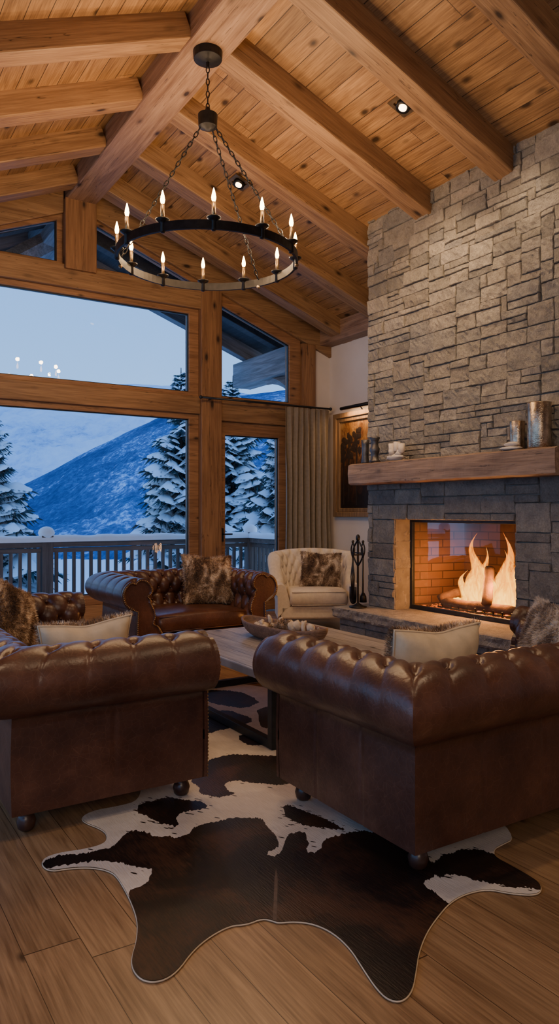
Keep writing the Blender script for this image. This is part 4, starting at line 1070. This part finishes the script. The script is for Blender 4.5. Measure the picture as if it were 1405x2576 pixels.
def sheet(sil, d0, d1, z1, mat, name, label, amp, seed, nx=220, ny=100, fr=1.0):
    rows = []
    def top(px):
        for (a, ya), (b, yb) in zip(sil[:-1], sil[1:]):
            if a <= px <= b: t = (px-a)/(b-a); return ya+(yb-ya)*t
        return sil[-1][1]
    for j in range(ny+1):
        t = j/ny; row = []
        for i in range(nx+1):
            px = sil[0][0]+(sil[-1][0]-sil[0][0])*i/nx; T = at_depth(px, top(px), d0); B = ray(px, 1288)*d1; B.z = z1
            p = T.lerp(B, t); a = amp*min(1, t*3+.15)
            p.z += a*(noise.fractal(Vector((p.x, p.y, 0))*(fr*2.2/amp/8)+Vector((seed, 0, 0)), 1, 2, 6)); row.append(p)
        rows.append(row)
    struct(MB().grid(rows).build(name, mat, smooth=True), label)
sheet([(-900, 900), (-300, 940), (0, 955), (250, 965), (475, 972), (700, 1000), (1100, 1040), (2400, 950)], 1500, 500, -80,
      M_mtn('far_slope', [(.40, (.80, .90, 1.0)), (.53, (.62, .78, .95)), (.59, (.44, .62, .86)), (.65, (.16, .28, .46))], .006, .40, 9, 1, (0, .6, 0), .4), 'wall_mountain_far', 'distant snow covered mountain slope', 18, 3)  # bluer snow stops put slope shading into the colour; darkest is rock
SM = [(.35, (.64, .80, .97)), (.41, (.30, .50, .78)), (.46, (.08, .20, .40)), (.54, (.035, .11, .26)), (.64, (.018, .07, .19))]  # bluish haze of distance mixed into forest and snow colours
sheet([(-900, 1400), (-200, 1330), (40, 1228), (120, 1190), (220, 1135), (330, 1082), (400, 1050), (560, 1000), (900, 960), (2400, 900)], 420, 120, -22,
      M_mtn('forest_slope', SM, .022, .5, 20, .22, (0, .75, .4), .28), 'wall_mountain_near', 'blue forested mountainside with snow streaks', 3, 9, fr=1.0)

def conifer(px, tipy, d, hw, base_z, seed, label, dens_=1.0, group=None):
    c = at_depth(px, tipy, d); r = random.Random(seed); h = c.z-base_z
    root = thing('snowy_spruce', label, 'tree', (c.x, c.y, base_z), group=group)
    MB().tube([(0, 0, 0), (0, 0, h*.5), (0, 0, h)], [h*.018+.04, h*.01+.02, .01], 8).build('trunk', M_bark, root)
    fol = MB(); sn = MB(); z = h*.06
    while z < h*.985:
        t = z/h; n = int((14 if t < .8 else 8)*dens_)
        for k in range(n):
            a = r.uniform(0, 2*PI); L = hw*(1-t)**.85*r.uniform(.5, 1.18)*(1+.18*math.sin(a*2+z*3+seed))+.10; zz = z+r.uniform(-.3, .3)*(1-t)
            d_ = Vector((math.cos(a), math.sin(a), 0)); s = Vector((-d_.y, d_.x, 0)); dr = r.uniform(.2, .6)*(1.1-t*.6)
            w = L*.17+.05; pts = []; bend = r.uniform(-.15, .15)
            for q in range(9):
                u = q/8; pts.append(d_*(L*u)+s*bend*L*u*u+Vector((0, 0, zz+L*(.10*u-dr*u*u+.12*u**4))))
            for q in range(8):
                ww = w*(.45+1.1*math.sin(PI*min(1, (q+1)/8.5)))*r.uniform(.6, 1.4)
                for sg in (-1, 1):
                    for zz2 in (0, -.55):
                        p0, p1 = pts[q], pts[q+1]
                        fol.add([p0, p1, p1+s*sg*ww*(1 if zz2 == 0 else .5)+d_*w*.6+Vector((0, 0, -.15*ww+zz2*ww))], [(0, 1, 2)])
            if r.random() < .95:
                rows = []
                a0 = r.uniform(.12, .45); a1 = r.uniform(.92, 1.0)
                for q in range(7):
                    u = a0+(a1-a0)*q/6; i0 = min(7, int(u*8)); p = pts[i0].lerp(pts[i0+1], u*8-i0)
                    e = math.sin(PI*(q+.45)/6.9); ww = w*1.45*e*r.uniform(.65, 1.25)
                    rows.append([p+s*ww*x+Vector((0, 0, (.03+.13*L*(1-x*x)*e*r.uniform(.7, 1.2))-.45*ww*abs(x))) for x in (-1, -.5, 0, .5, 1)])
                sn.grid(rows)
        z += h*.021/dens_**.5*(1.25-t*.6)
    fol.build('foliage', M_needle, root, recalc=False); so = sn.build('snow_load', M_snow, root, smooth=True, recalc=False); so['kind'] = 'stuff'
conifer(455, 925, 20, 2.35, -4.0, 1, 'tall snow laden spruce behind the post between window and door', 1.1)
conifer(585, 945, 27, 3.1, -4.5, 2, 'snow laden spruce seen through the glass door', 1.1)
conifer(715, 1010, 15.5, 1.85, -4.0, 5, 'snowy spruce at the right edge of the glass door', 1.0)
conifer(-35, 1010, 20, 2.5, -4.0, 3, 'dark spruce at the left edge of the picture window', 1.0)

# ---------------------------------------------------------------- lights & world
def area(loc, tgt, e, col, sx, sy):
    li = bpy.data.lights.new('fill_light', 'AREA'); li.energy = e; li.color = col; li.shape = 'RECTANGLE'; li.size = sx; li.size_y = sy
    o = bpy.data.objects.new('fill_light', li); COL.objects.link(o); o.location = loc; o.rotation_euler = (Vector(tgt)-Vector(loc)).to_track_quat('-Z', 'Y').to_euler()
for y, e in ((5.08, 42), (4.74, 34)):
    li = bpy.data.lights.new('fire_light', 'POINT'); li.energy = e; li.color = (1, .38, .09); li.shadow_soft_size = .10
    o = bpy.data.objects.new('fire_light', li); COL.objects.link(o); o.location = (5.42, y, .72)
area((-1.2, -2.2, 2.8), (2.5, 4, .8), 80, (1, .78, .58), 2.5, 1.5)  # unseen fill lamp added behind the camera
w = bpy.data.worlds.new('dusk'); bpy.context.scene.world = w; w.use_nodes = True; nt = w.node_tree
bg = nt.nodes['Background']; tc = nt.nodes.new('ShaderNodeTexCoord'); sp = nd(nt, 'ShaderNodeSeparateXYZ', {}, {0: tc.outputs['Generated']})
cr = ramp(nt, sp.outputs[2], [(0, (.30, .54, .94)), (.12, (.27, .52, .95)), (.35, (.18, .41, .90)), (1, (.12, .28, .72))])
nt.links.new(cr, bg.inputs[0]); bg.inputs[1].default_value = 1.75

cam = bpy.data.cameras.new('cam'); co = bpy.data.objects.new('cam', cam); COL.objects.link(co)
co.location = (0, 0, H); co.rotation_euler = (PI/2, 0, -TH); cam.sensor_fit = 'VERTICAL'; cam.sensor_height = 36; cam.lens = 36*FP/2576; cam.clip_end = 5000; cam.clip_start = .05
bpy.context.scene.camera = co
